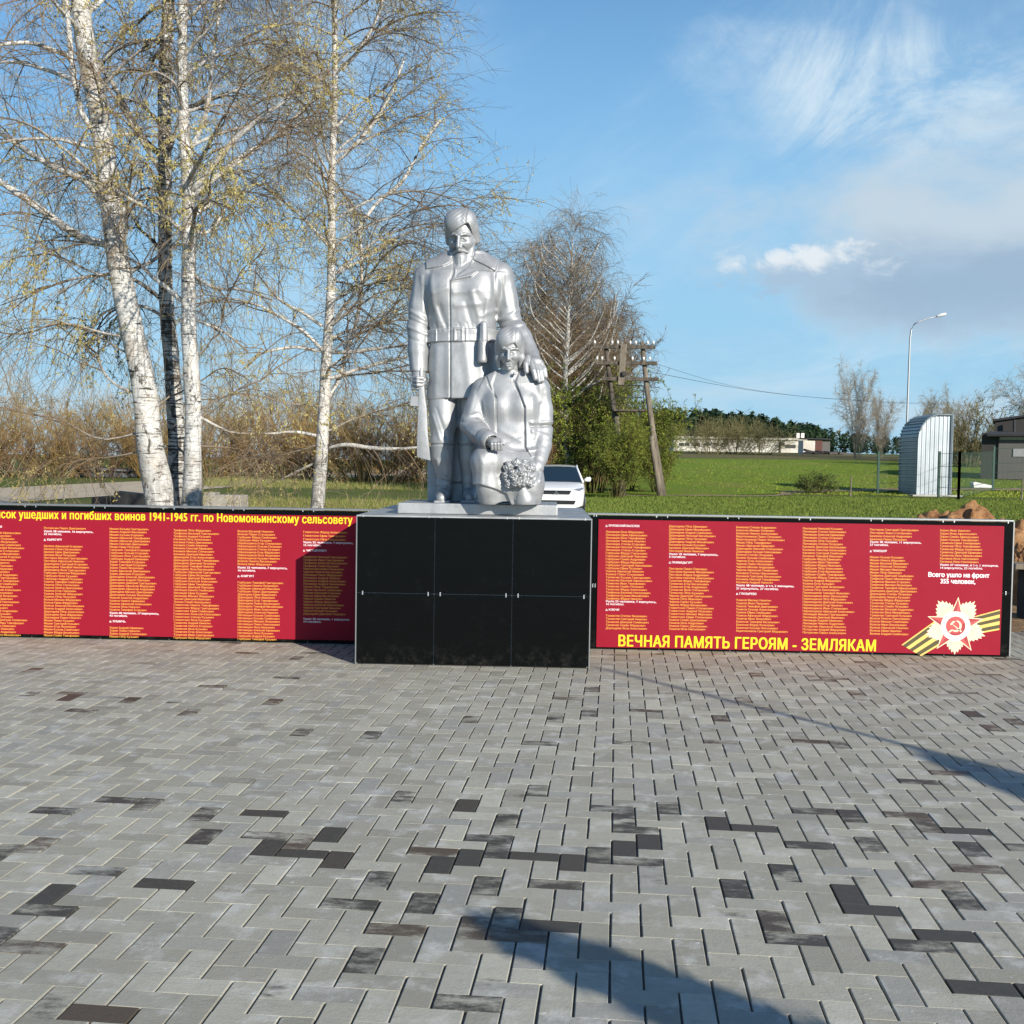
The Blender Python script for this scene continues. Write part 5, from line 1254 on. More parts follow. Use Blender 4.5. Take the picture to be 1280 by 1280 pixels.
# ------------------------------------------------------------------ bare shrubs
def shrub(name, seed, h, w, n_stem, per, r, cols, label=None, cat="shrub", group=None, droop=0.0, spread=0.35, leaves=0, leaf=0.05, leafcol=None, rtw=None, fuzz=(0.3, 0.9)):
    rg = np.random.default_rng(seed); root = empty(name, (0, 0, 0), label, cat, group)
    st = []
    for k in range(n_stem):
        a = rg.uniform(0, 6.283); q = rg.random() ** 0.6; p = np.array((math.cos(a) * q * w * 0.22, math.sin(a) * q * w * 0.22, -0.05))
        d = np.array((math.cos(a) * q * spread * w / h * 2.2, math.sin(a) * q * spread * w / h * 2.2, 1.0)); st.append(shoot(rg, p, d, h * rg.uniform(0.7, 1.05), r, r * 0.25, 12, 0.02, 0.07))
    sub = []
    for c in st:
        for _ in range(7):
            i = rg.integers(2, 11); d = c[i + 1 if i < 11 else i, :3] - c[i - 1, :3]; d = d / np.linalg.norm(d) + rg.normal(0, 0.45, 3); sub.append(shoot(rg, c[i, :3], d, h * rg.uniform(0.2, 0.42), r * 0.4, r * 0.16, 7, droop, 0.1, 0.04))
    q = NT(name + "_wood"); q.P(Base_Color=q.mix(q.step(q.noise(0.8, 5), 0.35, 0.65), cols[0], cols[1]), Roughness=0.9); q.b.inputs["Specular IOR Level"].default_value = 0.1
    wood_mesh("stems", st + sub, 4, q.m, root)
    P1, R1, P2, R2 = fine_twigs(rg, sub + st, per, fuzz, rtw or r * 0.22, droop, 0.12)
    cr = link("crown", raw_mesh("crown", *join_geo([tubes(P1, R1, 3), tubes(P2, R2, 3)])), q.m, root)
    if leaves:
        P = P2; i = rg.integers(0, len(P), leaves); k = rg.integers(0, 3, leaves); t = rg.random(leaves)[:, None]; b = P[i, k] * (1 - t) + P[i, k + 1] * t
        d = rg.normal(0, 1, (leaves, 3)); d /= np.linalg.norm(d, axis=1, keepdims=True); e = np.cross(d, rg.normal(0, 1, (leaves, 3))); e /= np.linalg.norm(e, axis=1, keepdims=True); s_ = leaf * rg.uniform(0.6, 1.5, (leaves, 1))
        V = np.stack([b, b + d * s_ * 0.5 + e * s_ * 0.24, b + d * s_, b + d * s_ * 0.5 - e * s_ * 0.24], 1).reshape(-1, 3)
        m2 = NT(name + "_leaves"); m2.P(Base_Color=m2.mix(m2.step(m2.noise(0.9, 5), 0.35, 0.65), leafcol[0], leafcol[1]), Roughness=0.65); m2.b.inputs["Specular IOR Level"].default_value = 0.25
        try: m2.b.inputs["Transmission Weight"].default_value = 0.0
        except Exception: pass
        link("leaves", raw_mesh("leaves", V, np.arange(4 * leaves), np.full(leaves, 4)), m2.m, cr)
    return root
def put(o, p, sc=1.0, rz=0.0, label=None):
    o.location = (p.x, p.y, float(terrain(p.x, p.y))); o.scale = (sc, sc, sc); o.rotation_euler.z = rz
    if label: o["label"] = label
    return o
GS = "bare brown shrubs beyond the road on the left"
protoA = shrub("willow_shrub", 41, 6.4, 7.5, 34, 2.2, 0.045, ((0.16, 0.105, 0.04), (0.30, 0.205, 0.08)), "x", group=GS, rtw=0.013)
protoB = shrub("willow_shrub", 42, 4.6, 6.5, 34, 2.6, 0.035, ((0.12, 0.07, 0.042), (0.22, 0.135, 0.075)), "x", group=GS, rtw=0.012)
protoC = shrub("willow_shrub", 43, 7.8, 5.5, 16, 1.8, 0.06, ((0.20, 0.17, 0.11), (0.31, 0.27, 0.18)), "x", group=GS, rtw=0.012)
used = set()
words = ["far left edge of the picture", "left of the leaning birch", "just left of the leaning birch trunk", "behind the leaning birch trunk", "behind the clump of three birches", "just right of the birch clump", "halfway between the birch clump and the lone slender birch", "left of the lone slender birch", "behind the lone slender birch", "right of the lone slender birch", "left of the soldier's rifle", "behind the soldier's rifle"]
kinds = {id(protoA): "ochre", id(protoB): "low dark brown", id(protoC): "tall pale grey-brown"}
rs = random.Random(9); first = {}
rows = []
for i, px in enumerate((-45, 22, 75, 130, 190, 262, 312, 362, 402, 452, 492, 530)):
    rows.append((px, 66 + (i * 37 % 9), (protoA, protoB, protoA, protoB, protoA, protoA, protoB, protoA, protoB, protoA, protoB, protoA)[i], (0.92, 0.85, 0.8, 0.9, 0.85, 0.95, 0.9, 1.0, 0.9, 0.9, 0.95, 0.85)[i], "front-row", words[i]))
for i, px in enumerate((0, 60, 110, 170, 232, 290, 345, 385, 430, 475, 515)):
    rows.append((px, 82 + (i * 53 % 13), (protoC, protoA, protoC, protoA, protoC, protoC, protoA, protoC, protoC, protoA, protoC)[i], (1.1, 1.0, 0.9, 1.0, 1.15, 0.9, 1.15, 1.2, 0.9, 1.05, 1.0)[i], "rear", words[min(i + (i > 5), 11)]))
for px, Y, pr, sc, rw, wd in rows:
    o = pr if id(pr) not in first else copy_tree(pr); first[id(pr)] = 1
    put(o, ground_at(px, Y), sc * (0.84 if rw == "front-row" else 0.92), rs.uniform(0, 6.28), f"{rw} {kinds[id(pr)]} bare shrub {wd}")
# brown thicket behind the small birch
GT = "bare trees behind the smaller birch"
tk = shrub("bare_tree", 44, 9.4, 3.2, 36, 5.0, 0.040, ((0.10, 0.065, 0.034), (0.19, 0.125, 0.062)), "x", "tree", GT, rtw=0.014, spread=0.22, fuzz=(0.4, 1.2))
for i, (px, Y, sc, lb) in enumerate(((674, 60, 0.84, "brown bare tree against the woman's shoulder, left of the smaller birch"), (712, 64, 1.08, "tallest brown bare tree, right behind the smaller birch"), (748, 61, 0.80, "brown bare tree between the smaller birch and the telegraph poles"), (690, 66, 0.85, "brown bare tree low behind the white car"))):
    put(tk if i == 0 else copy_tree(tk), ground_at(px, Y), sc, i * 1.7, lb)
# fresh green willow round the telegraph poles
GW = "leafing willow bushes round the telegraph poles"
gw = shrub("leafy_bush", 45, 5.0, 2.5, 38, 3.2, 0.026, ((0.06, 0.05, 0.02), (0.12, 0.11, 0.035)), "x", "bush", GW, rtw=0.009, spread=0.30, leaves=34000, leaf=0.070, leafcol=((0.095, 0.145, 0.018), (0.26, 0.31, 0.040)), fuzz=(0.3, 0.9))
for i, (px, Y, sc, lb) in enumerate(((742, 50.5, 0.98, "dense green willow bush left of the telegraph pole legs beside the white car"), (779, 52, 0.88, "green willow bush between the telegraph pole legs"), (770, 46.0, 0.56, "low green willow bush growing in front of the left telegraph pole leg"), (823, 50.5, 0.56, "bright yellow-green willow bush to the right of the leaning telegraph pole"))):
    put(gw if i == 0 else copy_tree(gw), ground_at(px, Y), sc, i * 2.1, lb)
sb = shrub("small_bush", 46, 1.0, 1.5, 22, 6, 0.012, ((0.07, 0.06, 0.03), (0.14, 0.12, 0.05)), "small green bush alone at the edge of the field path", "bush", rtw=0.006, spread=0.5, leaves=2600, leaf=0.075, leafcol=((0.04, 0.075, 0.018), (0.12, 0.16, 0.03)), fuzz=(0.15, 0.4))
put(sb, on_g(1021, 616), 0.95)
# bushes in front of the long building and trees on the right horizon
GH = "bare bushes before the long low building"
hb = shrub("bare_bush", 47, 5.0, 7.5, 30, 2.4, 0.035, ((0.125, 0.115, 0.05), (0.21, 0.19, 0.09)), "x", "bush", GH, rtw=0.014, spread=0.42, fuzz=(0.5, 1.4))
for i, (px, Y, sc, lb) in enumerate(((886, 140, 0.95, "left bare bush in front of the long low building"), (918, 143, 0.95, "middle bare bush in front of the long low building"), (949, 139, 0.85, "right brownish bush in front of the long low building"))):
    put(hb if i == 0 else copy_tree(hb), ground_at(px, Y), sc, i * 2.3, lb)
GR = "bare trees on the right horizon"
ht = shrub("bare_tree", 48, 11.0, 3.6, 11, 8.0, 0.055, ((0.21, 0.18, 0.135), (0.34, 0.30, 0.23)), "x", "tree", GR, rtw=0.013, spread=0.24, droop=0.12, fuzz=(0.6, 1.8))
for i, (px, Y, sc, lb) in enumerate(((1072, 128, 0.86, "tall pale bare birch left of the street lamp"), (1100, 132, 0.62, "shorter bare tree between the pale birch and the street lamp"), (1162, 120, 0.60, "bare tree behind the corrugated metal kiosk"), (1196, 125, 0.56, "bare tree right above the corrugated metal kiosk"), (1296, 105, 0.78, "bare tree at the right edge above the dark barn"))):
    o = put(ht if i == 0 else copy_tree(ht), ground_at(px, Y), sc, i * 1.3, lb); o.scale = (sc * (0.62, 0.7, 0.8, 0.8, 0.9)[i], sc * (0.62, 0.7, 0.8, 0.8, 0.9)[i], sc)
h2_ = shrub("bare_bush", 49, 5.2, 6.5, 46, 1.5, 0.05, ((0.13, 0.115, 0.06), (0.19, 0.16, 0.085)), "rounded brown bush between the corrugated kiosk and the dark barn", "bush", rtw=0.022, spread=0.42, fuzz=(0.4, 1.1))
put(h2_, ground_at(1212, 100), 1.05)
# ------------------------------------------------------------------ pine forest on the skyline
def forest():
    rg = np.random.default_rng(60); gs = []
    for k in range(420):
        px = rg.uniform(760, 1260) if k < 360 else rg.uniform(1260, 1500); Y = rg.uniform(330, 430); p = ground_at(px, Y); prof = np.interp(px, (760, 880, 940, 990, 1035, 1100, 1200, 1500), (13.5, 13.5, 12.5, 10.5, 8.2, 6, 5, 6))
        h = prof * rg.uniform(0.82, 1.08) * Y / 380; n = 150; pine = rg.random() < 0.6
        zz = rg.random(n); rad = (0.20 + 0.02 * rg.random(n)) * h * (np.clip((1 - zz) * 1.6, 0, 1) if not pine else np.sqrt(np.clip(1 - ((zz - 0.62) / 0.42) ** 2, 0.02, 1)) * 0.85)
        a = rg.uniform(0, 6.283, n); q = rad * np.sqrt(rg.random(n)); c = np.stack([p.x + np.cos(a) * q, p.y + np.sin(a) * q, p.z + h * (0.12 + 0.88 * zz)], 1); s_ = h * 0.052
        V = (c[:, None] + rg.normal(0, 1, (n, 3, 3)) * np.array((s_, s_, s_ * 0.75))).reshape(-1, 3); V[:, 2] = np.maximum(V[:, 2], p.z - 1)
        top = np.array([[p.x - s_ * 0.7, p.y, p.z + h * 0.86], [p.x + s_ * 0.7, p.y, p.z + h * 0.86], [p.x, p.y, p.z + h * 1.06]]); V = np.concatenate([V, top])
        gs.append((V, np.arange(len(V)), np.full(len(V) // 3, 3)))
    q = NT("pine_needles"); q.P(Base_Color=q.mix(q.step(q.noise(0.12, 5), 0.35, 0.65), (0.014, 0.032, 0.020), (0.035, 0.062, 0.028)), Roughness=0.9); q.b.inputs["Specular IOR Level"].default_value = 0.1
    tag(link("pine_forest", raw_mesh("pine_forest", *join_geo(gs)), q.m), "dark pine forest along the skyline behind the field", kind="stuff")
forest()
# ------------------------------------------------------------------ telegraph poles
WOOD = NT("weathered_pole_wood"); WOOD.P(Base_Color=WOOD.mix(WOOD.step(WOOD.noise(2.5, 7, 0.7, (3, 3, 0.5)), 0.35, 0.65), (0.035, 0.028, 0.021), (0.12, 0.10, 0.075)), Roughness=0.9); WOOD.bump(WOOD.noise(14, 5, 0.7, (3, 3, 0.3)), 0.6, 0.02); WOOD = WOOD.m
WOODL = NT("pale_pole_wood"); WOODL.P(Base_Color=WOODL.mix(WOODL.step(WOODL.noise(2.5, 7, 0.7, (3, 3, 0.5)), 0.35, 0.65), (0.10, 0.082, 0.060), (0.22, 0.185, 0.14)), Roughness=0.9); WOODL = WOODL.m
PORC = plain("white_porcelain", (0.80, 0.79, 0.76), 0.25, 0, 0.05)
DKST = plain("dark_iron", (0.035, 0.032, 0.03), 0.6, 0.4)
TPY = 47.5
def tp_(px, py, dy=0.0): return on_y(px, py, TPY + dy)
o_ = ground_at(800, TPY); O3 = Vector((o_.x, o_.y, o_.z))
tele = empty("telegraph_pole", O3, "old wooden telegraph pole pair with three crossarms of white insulators, standing among green willows", "pole")
def stick(name, pts, r, mat, par=tele, n=9):
    m = MB(); m.tube([p - O3 for p in pts], r, n); return m.build(name, mat, par, True)
a, b = tp_(757, 432), tp_(779, 622); a2 = tp_(802.5, 427); b2 = tp_(829, 622)
stick("post", [a, tp_(763, 480), tp_(771, 540), b], [0.085, 0.10, 0.12, 0.135], WOOD)
stick("post", [a2, tp_(808, 480), tp_(816, 540), b2], [0.095, 0.11, 0.13, 0.15], WOODL)
stick("stub_post", [tp_(771, 520, -0.2), tp_(777, 625, -0.2)], [0.10, 0.13], WOODL)
stick("stub_post", [tp_(814, 545, -0.25), tp_(826, 626, -0.25)], [0.11, 0.14], WOODL)
for k, (xa, xb, y) in enumerate(((741, 819, 433.5), (744, 821.5, 453.5), (752, 823.5, 473.5))):
    A, B = tp_(xa, y, -0.18), tp_(xb, y + 0.6, -0.18); m = MB(); c = (A + B) / 2 - O3
    m.box(c, ((B - A).length, 0.12, 0.15), (0, -math.atan2(B.z - A.z, B.x - A.x), 0)); ca_ = m.build("crossarm", WOOD, tele, bevel=0.01)
    if k < 2:
        for t in (0.03, 0.11, 0.31, 0.40, 0.60, 0.69, 0.78, 0.88, 0.97):
            if rs.random() < 0.12: continue
            p = A + (B - A) * t - O3; m = MB(); m.tube([p + Vector((0, 0, 0.09)), p + Vector((0, 0, 0.14)), p + Vector((0, 0, 0.15)), p + Vector((0, 0, 0.24)), p + Vector((0, 0, 0.27))], [0.012, 0.012, 0.05, 0.042, 0.018], 8); m.build("insulator", PORC, ca_, True)
m = MB(); A, B = tp_(776.5, 430, -0.3), tp_(779.5, 481, -0.3); m.box((A + B) / 2 - O3, (0.26, 0.07, (A - B).length), (0, 0.05, 0)); m.build("cable_board", WOODL, tele, bevel=0.008)
m = MB(); m.box(tp_(780, 467, -0.42) - O3, (0.16, 0.10, 0.18)); m.build("junction_box", DKST, tele, bevel=0.01)
m = MB(); A, B = tp_(766, 513, -0.35), tp_(807, 513.5, -0.35); m.box((A + B) / 2 - O3, ((B - A).length, 0.75, 0.09)); m.build("platform", WOOD, tele, bevel=0.01)
m = MB()
for y in (482, 497): m.tube([tp_(770, y, -0.6) - O3, tp_(805, y, -0.6) - O3], 0.018, 6)
m.tube([tp_(804.5, 482, -0.6) - O3, tp_(805, 513, -0.6) - O3], 0.02, 6); m.tube([tp_(768, 500, -0.3) - O3, tp_(790, 478, -0.3) - O3], 0.018, 6); m.build("guard_rail", DKST, tele)
# wires away to the right
def wire(pts, label, r=0.011):
    P = [Vector(p) for p in pts]; o0 = P[0]; m = MB(); q = resample(np.array([tuple(p - o0) for p in P]), 28); m.tube([tuple(v) for v in q], r, 4); o = m.build("overhead_wire", DKST); o.location = o0; tag(o, label, "wire", "wires from the telegraph pole"); return o
wire([tp_(821, 455), on_y(900, 479, 60), on_y(1000, 495, 80), on_y(1090, 501, 100), on_y(1300, 508, 150)], "upper sagging overhead wire from the telegraph pole's middle crossarm to the right", 0.007)
wire([tp_(810, 464), on_y(860, 474, 55), on_y(940, 488, 70), on_y(1020, 497, 88), on_y(1300, 511, 150)], "lower sagging overhead wire from the telegraph pole's right post to the right", 0.010)

# ------------------------------------------------------------------ white car behind the pedestal
CARP = NT("white_car_paint"); CARP.P(Base_Color=(0.80, 0.80, 0.79, 1), Roughness=0.22); CARP.b.inputs["Coat Weight"].default_value = 0.6; CARP = CARP.m
GLASS = NT("car_glass"); GLASS.P(Base_Color=(0.012, 0.025, 0.04, 1), Roughness=0.06); GLASS.b.inputs["Specular IOR Level"].default_value = 0.6; GLASS = GLASS.m
RUB = plain("tyre_rubber", (0.02, 0.02, 0.02), 0.85); BLK = plain("black_grille", (0.015, 0.015, 0.016), 0.4); CHR = metal_mat("chrome", (0.75, 0.75, 0.76), 0.12); LAMP = plain("headlamp_glass", (0.42, 0.44, 0.45), 0.12, 0.6, 0.3, 20)
def make_car(loc):
    car = empty("parked_car", loc, "white parked saloon car facing the camera behind the black pedestal", "car")
    # stations along y (front at y=0): half width, sill z, belt z, roof z
    ys = [0.0, 0.06, 0.25, 0.9, 1.25, 1.75, 2.25, 2.9, 3.5, 3.95, 4.35, 4.48]
    hw = [0.66, 0.76, 0.83, 0.87, 0.875, 0.88, 0.88, 0.88, 0.87, 0.85, 0.78, 0.70]
    top = [0.62, 0.72, 0.80, 0.93, 0.99, 0.99, 0.99, 0.99, 1.0, 1.03, 1.0, 0.80]
    bm_v, bm_f = [], []
    prof = ((0.86, 0.0), (0.97, 0.10), (1.0, 0.42), (1.0, 0.72), (0.96, 0.92), (0.80, 0.985), (0.40, 1.0), (0.0, 1.0))
    for y, w, t in zip(ys, hw, top):
        z0 = 0.20; r = [(w * a, z0 + (t - z0) * b) for a, b in prof]; r = r + [(-x, z) for x, z in reversed(r[:-1])]
        bm_v += [(x, y, z) for x, z in r]
    n = 15
    for i in range(len(ys) - 1): bm_f += [(i * n + k, i * n + k + 1, (i + 1) * n + k + 1, (i + 1) * n + k) for k in range(n - 1)] + [(i * n + n - 1, i * n, (i + 1) * n, (i + 1) * n + n - 1)]
    bm_f += [tuple(range(n)), tuple(range((len(ys) - 1) * n, len(ys) * n))]
    m = MB(); m.add(bm_v, bm_f); body = m.build("body", CARP, car, True); body.data.set_sharp_from_angle(angle=math.radians(40))
    # cabin: pillars and roof in paint, glazing set into it
    cab = [(1.12, 0.80, 0.97), (1.85, 0.60, 1.42), (2.3, 0.60, 1.475), (3.0, 0.59, 1.44), (3.75, 0.76, 1.0)]
    m = MB(); vs = []
    for y, w, z in cab: vs += [(-w, y, z), (-w * 0.7, y, z + 0.02), (0, y, z + 0.03), (w * 0.7, y, z + 0.02), (w, y, z)]
    fs = [(i * 5 + k, i * 5 + k + 1, i * 5 + k + 6, i * 5 + k + 5) for i in (1, 2) for k in range(4)]
    m.add(vs, fs); roof = m.build("roof", CARP, car, True)
    m = MB(); m.add([(-0.80, 1.12, 0.97), (0.80, 1.12, 0.97), (0.60, 1.86, 1.425), (0.42, 1.86, 1.438), (-0.42, 1.86, 1.438), (-0.60, 1.86, 1.425)], [(0, 1, 2, 3, 4, 5)]); m.build("windscreen", GLASS, car)
    m = MB(); m.add([(-0.76, 3.75, 1.0), (0.76, 3.75, 1.0), (0.59, 3.0, 1.44), (-0.59, 3.0, 1.44)], [(0, 3, 2, 1)]); m.build("rear_window", GLASS, car)
    for sx in (-1, 1):
        m = MB(); m.add([(sx * 0.815, 1.2, 0.985), (sx * 0.605, 1.88, 1.41), (sx * 0.605, 2.3, 1.46), (sx * 0.595, 3.0, 1.43), (sx * 0.77, 3.7, 1.0)], [(0, 1, 2, 3, 4)]); m.build("side_window", GLASS, car)
        m = MB(); m.tube([(sx * 0.81, 1.10, 0.965), (sx * 0.605, 1.85, 1.425), (sx * 0.605, 2.3, 1.478), (sx * 0.595, 3.0, 1.445), (sx * 0.77, 3.77, 0.985)], 0.035, 6); m.build("pillar", CARP, car, True)
        m = MB(); m.tube([(sx * 0.84, 1.35, 1.02), (sx * 0.93, 1.36, 1.05), (sx * 1.03, 1.36, 1.055), (sx * 1.06, 1.36, 1.05)], [0.03, 0.075, 0.08, 0.04], 10); m.build("wing_mirror", CARP, car, True)
        hp = [(sx * 0.42, 0.055, 0.655), (sx * 0.72, 0.10, 0.70), (sx * 0.815, 0.30, 0.77), (sx * 0.80, 0.40, 0.80), (sx * 0.60, 0.16, 0.765), (sx * 0.40, 0.09, 0.70)]
        m = MB(); m.add([(x * 1.012, y - 0.022, z + 0.012) for x, y, z in hp], [(0, 1, 2, 3, 4, 5)]); m.build("headlight", LAMP, car)
        for y in (0.82, 3.55):
            m = MB(); m.tube([(sx * 0.66, y, 0.315), (sx * 0.70, y, 0.315), (sx * 0.86, y, 0.315), (sx * 0.885, y, 0.315)], [0.27, 0.315, 0.315, 0.27], 28); w_ = m.build("wheel", RUB, car, True); w_.data.set_sharp_from_angle(angle=math.radians(40))
            m = MB(); m.tube([(sx * 0.884, y, 0.315), (sx * 0.895, y, 0.315)], [0.20, 0.18], 24); m.build("rim", CHR, w_)
    m = MB(); m.add([(-0.40, -0.012, 0.60), (0.40, -0.012, 0.60), (0.46, 0.03, 0.71), (-0.46, 0.03, 0.71)], [(0, 1, 2, 3)]); gr = m.build("grille", BLK, car)
    m = MB(); m.box((0, -0.012, 0.715), (0.90, 0.05, 0.018)); m.build("grille_trim", CHR, gr)
    m = MB(); m.add([(-0.55, -0.006, 0.30), (0.55, -0.006, 0.30), (0.60, -0.004, 0.42), (-0.60, -0.004, 0.42)], [(0, 1, 2, 3)]); m.build("lower_intake", BLK, car)
    m = MB()
    for k in range(3):                        # three-lozenge badge
        a = math.pi / 2 + k * 2 * math.pi / 3; c = (math.cos(a) * 0.042, math.sin(a) * 0.042); d = (math.cos(a) * 0.042, math.sin(a) * 0.042); p = (-math.sin(a) * 0.024, math.cos(a) * 0.024)
        P = [(c[0] - d[0], c[1] - d[1]), (c[0] + p[0], c[1] + p[1]), (c[0] + d[0], c[1] + d[1]), (c[0] - p[0], c[1] - p[1])]; m.prism([(x, z + 0.655) for x, z in P], -0.05, -0.03)
    m.build("badge", CHR, gr)
    m = MB(); m.box((0, 1.55, 0.9), (1.2, 0.5, 0.25)); m.box((0.33, 2.0, 1.05), (0.45, 0.15, 0.5)); m.box((-0.33, 2.0, 1.05), (0.45, 0.15, 0.5)); m.build("seats", BLK, car)
    return car
cp = ground_at(698.6, 33.0)
car = make_car((cp.x - 0.07, 33.0, float(terrain(cp.x, 33.0)) - 0.03)); car.rotation_euler.z = -0.03; car.scale = (0.97, 0.97, 0.97)

# ------------------------------------------------------------------ corrugated kiosk, fence, street lamp
def corr_mat():
    q = NT("galvanised_corrugated_sheet"); q.P(Base_Color=q.mix(q.step(q.noise(1.5, 6, 0.7, (1, 1, 0.4)), 0.35, 0.7), (0.31, 0.345, 0.365), (0.42, 0.455, 0.475)), Metallic=0.5, Roughness=0.42); return q.m
CORR = corr_mat()
kb = on_g(1166, 618.5); KY = kb.y
def kx(px): return on_y(px, 600, KY).x
ks = FPX / KY
k0, k1 = kx(1145.5), kx(1188); ztop = on_y(1180, 518, KY).z - kb.z; zsh = on_y(1150, 549, KY).z - kb.z
kio = empty("kiosk", ((k0 + k1) / 2, KY, kb.z), "tall corrugated metal kiosk with one rounded shoulder, in the green fenced plot", "kiosk")
hw = (k1 - k0) / 2; dep = 2.4
def ridge(n, amp, k): return [amp * (0.5 - 0.5 * math.cos(2 * math.pi * (i % k) / k)) for i in range(n)]
# front and back walls: vertical corrugation under the rounded shoulder
def top_z(x): 
    t = (x + hw) / (hw * 1.25)
    return ztop if t >= 1 else zsh + (ztop - zsh) * math.sqrt(max(0, 1 - (1 - t) ** 2))
for y0, nm in ((0, "front_wall"), (dep, "rear_wall")):
    m = MB(); N = 64; vs = []; fs = []
    for i in range(N + 1):
        x = -hw + 2 * hw * i / N; dy = 0.013 * (1 if (i // 4) % 2 else -1); vs += [(x, y0 + dy, 0), (x, y0 + dy, top_z(x))]
    fs = [(2 * i, 2 * i + 2, 2 * i + 3, 2 * i + 1) for i in range(N)]; m.add(vs, fs); m.build(nm, CORR, kio)
# left side and shoulder: horizontal corrugation wrapped over the curve
m = MB(); path = [(-hw, 0.02 + k * (zsh - 0.02) / 56) for k in range(57)]
for i in range(1, 40): x = -hw + hw * 1.25 * i / 39; path.append((x, top_z(x)))
path += [(x, ztop) for x in np.linspace(hw * 0.27, hw, 14)]
path = resample(np.array(path), 170); vs = []; d_ = np.gradient(path, axis=0); nrm = np.stack([-d_[:, 1], d_[:, 0]], 1); nrm /= np.linalg.norm(nrm, axis=1, keepdims=True) + 1e-9
for i, (x, z) in enumerate(path):
    a_ = 0.03 * (1 if (i // 3) % 2 else -1); vs += [(x + nrm[i, 0] * a_, -0.06, z + nrm[i, 1] * a_), (x + nrm[i, 0] * a_, dep + 0.06, z + nrm[i, 1] * a_)]
m.add(vs, [(2 * i, 2 * i + 1, 2 * i + 3, 2 * i + 2) for i in range(len(path) - 1)]); m.build("curved_shell", CORR, kio)
m = MB(); m.box((hw, dep / 2, ztop / 2), (0.06, dep, ztop)); m.build("side_wall", CORR, kio)
m = MB(); vs = []
for i in range(40):
    x = -hw + 2 * hw * i / 39; vs.append((x, -0.085, top_z(x) - 0.02))
m.tube([(-hw, -0.085, 0)] + vs + [(hw, -0.085, 0)], 0.035, 5); m.build("edge_trim", CORR, kio)
m = MB(); m.box((0, dep / 2, -0.1), (2 * hw + 0.7, dep + 1.2, 0.2)); m.build("concrete_base", plain("concrete", (0.42, 0.40, 0.36), 0.9), kio)
kio.rotation_euler.z = 0.02

GRN = plain("green_powder_coat", (0.008, 0.050, 0.030), 0.6)
MESHM = plain("green_wire", (0.008, 0.045, 0.028), 0.6)
def fence_panel(p, q, h, label, post_end=True, gap=0.0):
    f = empty("fence_panel", (p.x, p.y, p.z), label, "fence", "green wire mesh fence round the kiosk")
    d = q - p; L_ = d.length; a = math.atan2(d.y, d.x); dz = d.z
    m = MB(); m.box((0, 0, h / 2), (0.09, 0.09, h)); m.build("post", GRN, f)
    if post_end: m = MB(); m.box((d.x, d.y, dz + h / 2), (0.09, 0.09, h)); m.build("post", GRN, f)
    m = MB(); u_ = d.normalized()
    for z in (0.08, 0.45, 0.9, 1.35, h - 0.1): m.tube([(0, 0, z), (d.x, d.y, dz + z)], 0.008, 4)
    n = int(L_ / 0.09)
    for i in range(1, n): t = i / n; m.tube([(d.x * t, d.y * t, dz * t + 0.05), (d.x * t, d.y * t, dz * t + h - 0.05)], 0.0022, 3, False)
    m.build("wire_mesh", MESHM, f); return f
F0, F1, F2, F3, F4 = on_g(1097, 617), on_g(1115, 615.5), on_g(1173, 622), on_g(1198, 624), on_g(1241, 613)
fence_panel(F0, on_g(1127, 614.5), 1.95, "leftmost green mesh fence panel, ending at the lamp post")
fence_panel(on_g(1127, 614.5), on_g(1143, 613.5), 1.9, "narrow green mesh fence panel directly behind the lamp post", False)
fence_panel(F2, F3, 2.0, "green mesh fence panel in front of the corrugated kiosk")
fence_panel(F3, F4, 2.0, "green mesh fence panel to the right of the kiosk, towards the thick post", False)
fence_panel(F4, on_g(1300, 610), 2.2, "green mesh fence panel at the right edge, with the thickest post", False)
# street lamp
lpg = on_g(1131, 615); LY = lpg.y
lamp = empty("street_lamp", lpg, "tall slim grey street lamp with a curved arm, beside the corrugated kiosk", "street lamp")
lq = lambda px, py: on_y(px, py, LY) - lpg
m = MB(); m.tube([Vector((0, 0, -0.05)), lq(1133, 550), lq(1135.5, 480), lq(1137.5, 425), lq(1139, 412), lq(1143, 405), lq(1150, 401.5), lq(1162, 397.5), lq(1172, 395)], [0.062, 0.055, 0.048, 0.042, 0.036, 0.032, 0.028, 0.025, 0.025], 10)
LM = metal_mat("lamp_post_steel", (0.42, 0.44, 0.45), 0.45, 0.6); m.build("post", LM, lamp, True)
A, B = lq(1170, 395.5), lq(1183, 392); m = MB(); d_ = (B - A); m.tube([A, A + d_ * 0.12, A + d_ * 0.5, A + d_ * 0.9, B], [0.04, 0.065, 0.08, 0.065, 0.03], 10); hd = m.build("lamp_head", plain("lamp_housing", (0.62, 0.63, 0.63), 0.4, 0.2), lamp, True)
# ------------------------------------------------------------------ barn, long building, ruin
BARNW = NT("dark_barn_boards"); BARNW.P(Base_Color=BARNW.mix(BARNW.noise(3, 6, 0.7, (6, 6, 0.4)), (0.018, 0.017, 0.017), (0.06, 0.055, 0.05)), Roughness=0.9); BARNW = BARNW.m
FELT = plain("roof_felt", (0.03, 0.03, 0.034), 0.9); GREYB = NT("grey_planks"); GREYB.P(Base_Color=GREYB.mix(GREYB.noise(2.5, 6, 0.7, (6, 6, 0.4)), (0.07, 0.066, 0.062), (0.15, 0.142, 0.135)), Roughness=0.9); GREYB = GREYB.m
BY = 72.0; bg_ = ground_at(1255, BY); bo = Vector((bg_.x, BY, bg_.z))
barn = empty("barn", bo, "dark wooden barn with lean-to at the right edge", "barn")
bq = lambda px, py: on_y(px, py, BY) - bo
xl_, xr_ = bq(1243, 560).x, bq(1340, 560).x; zt1, zt2 = bq(1243, 526).z, bq(1285, 516).z
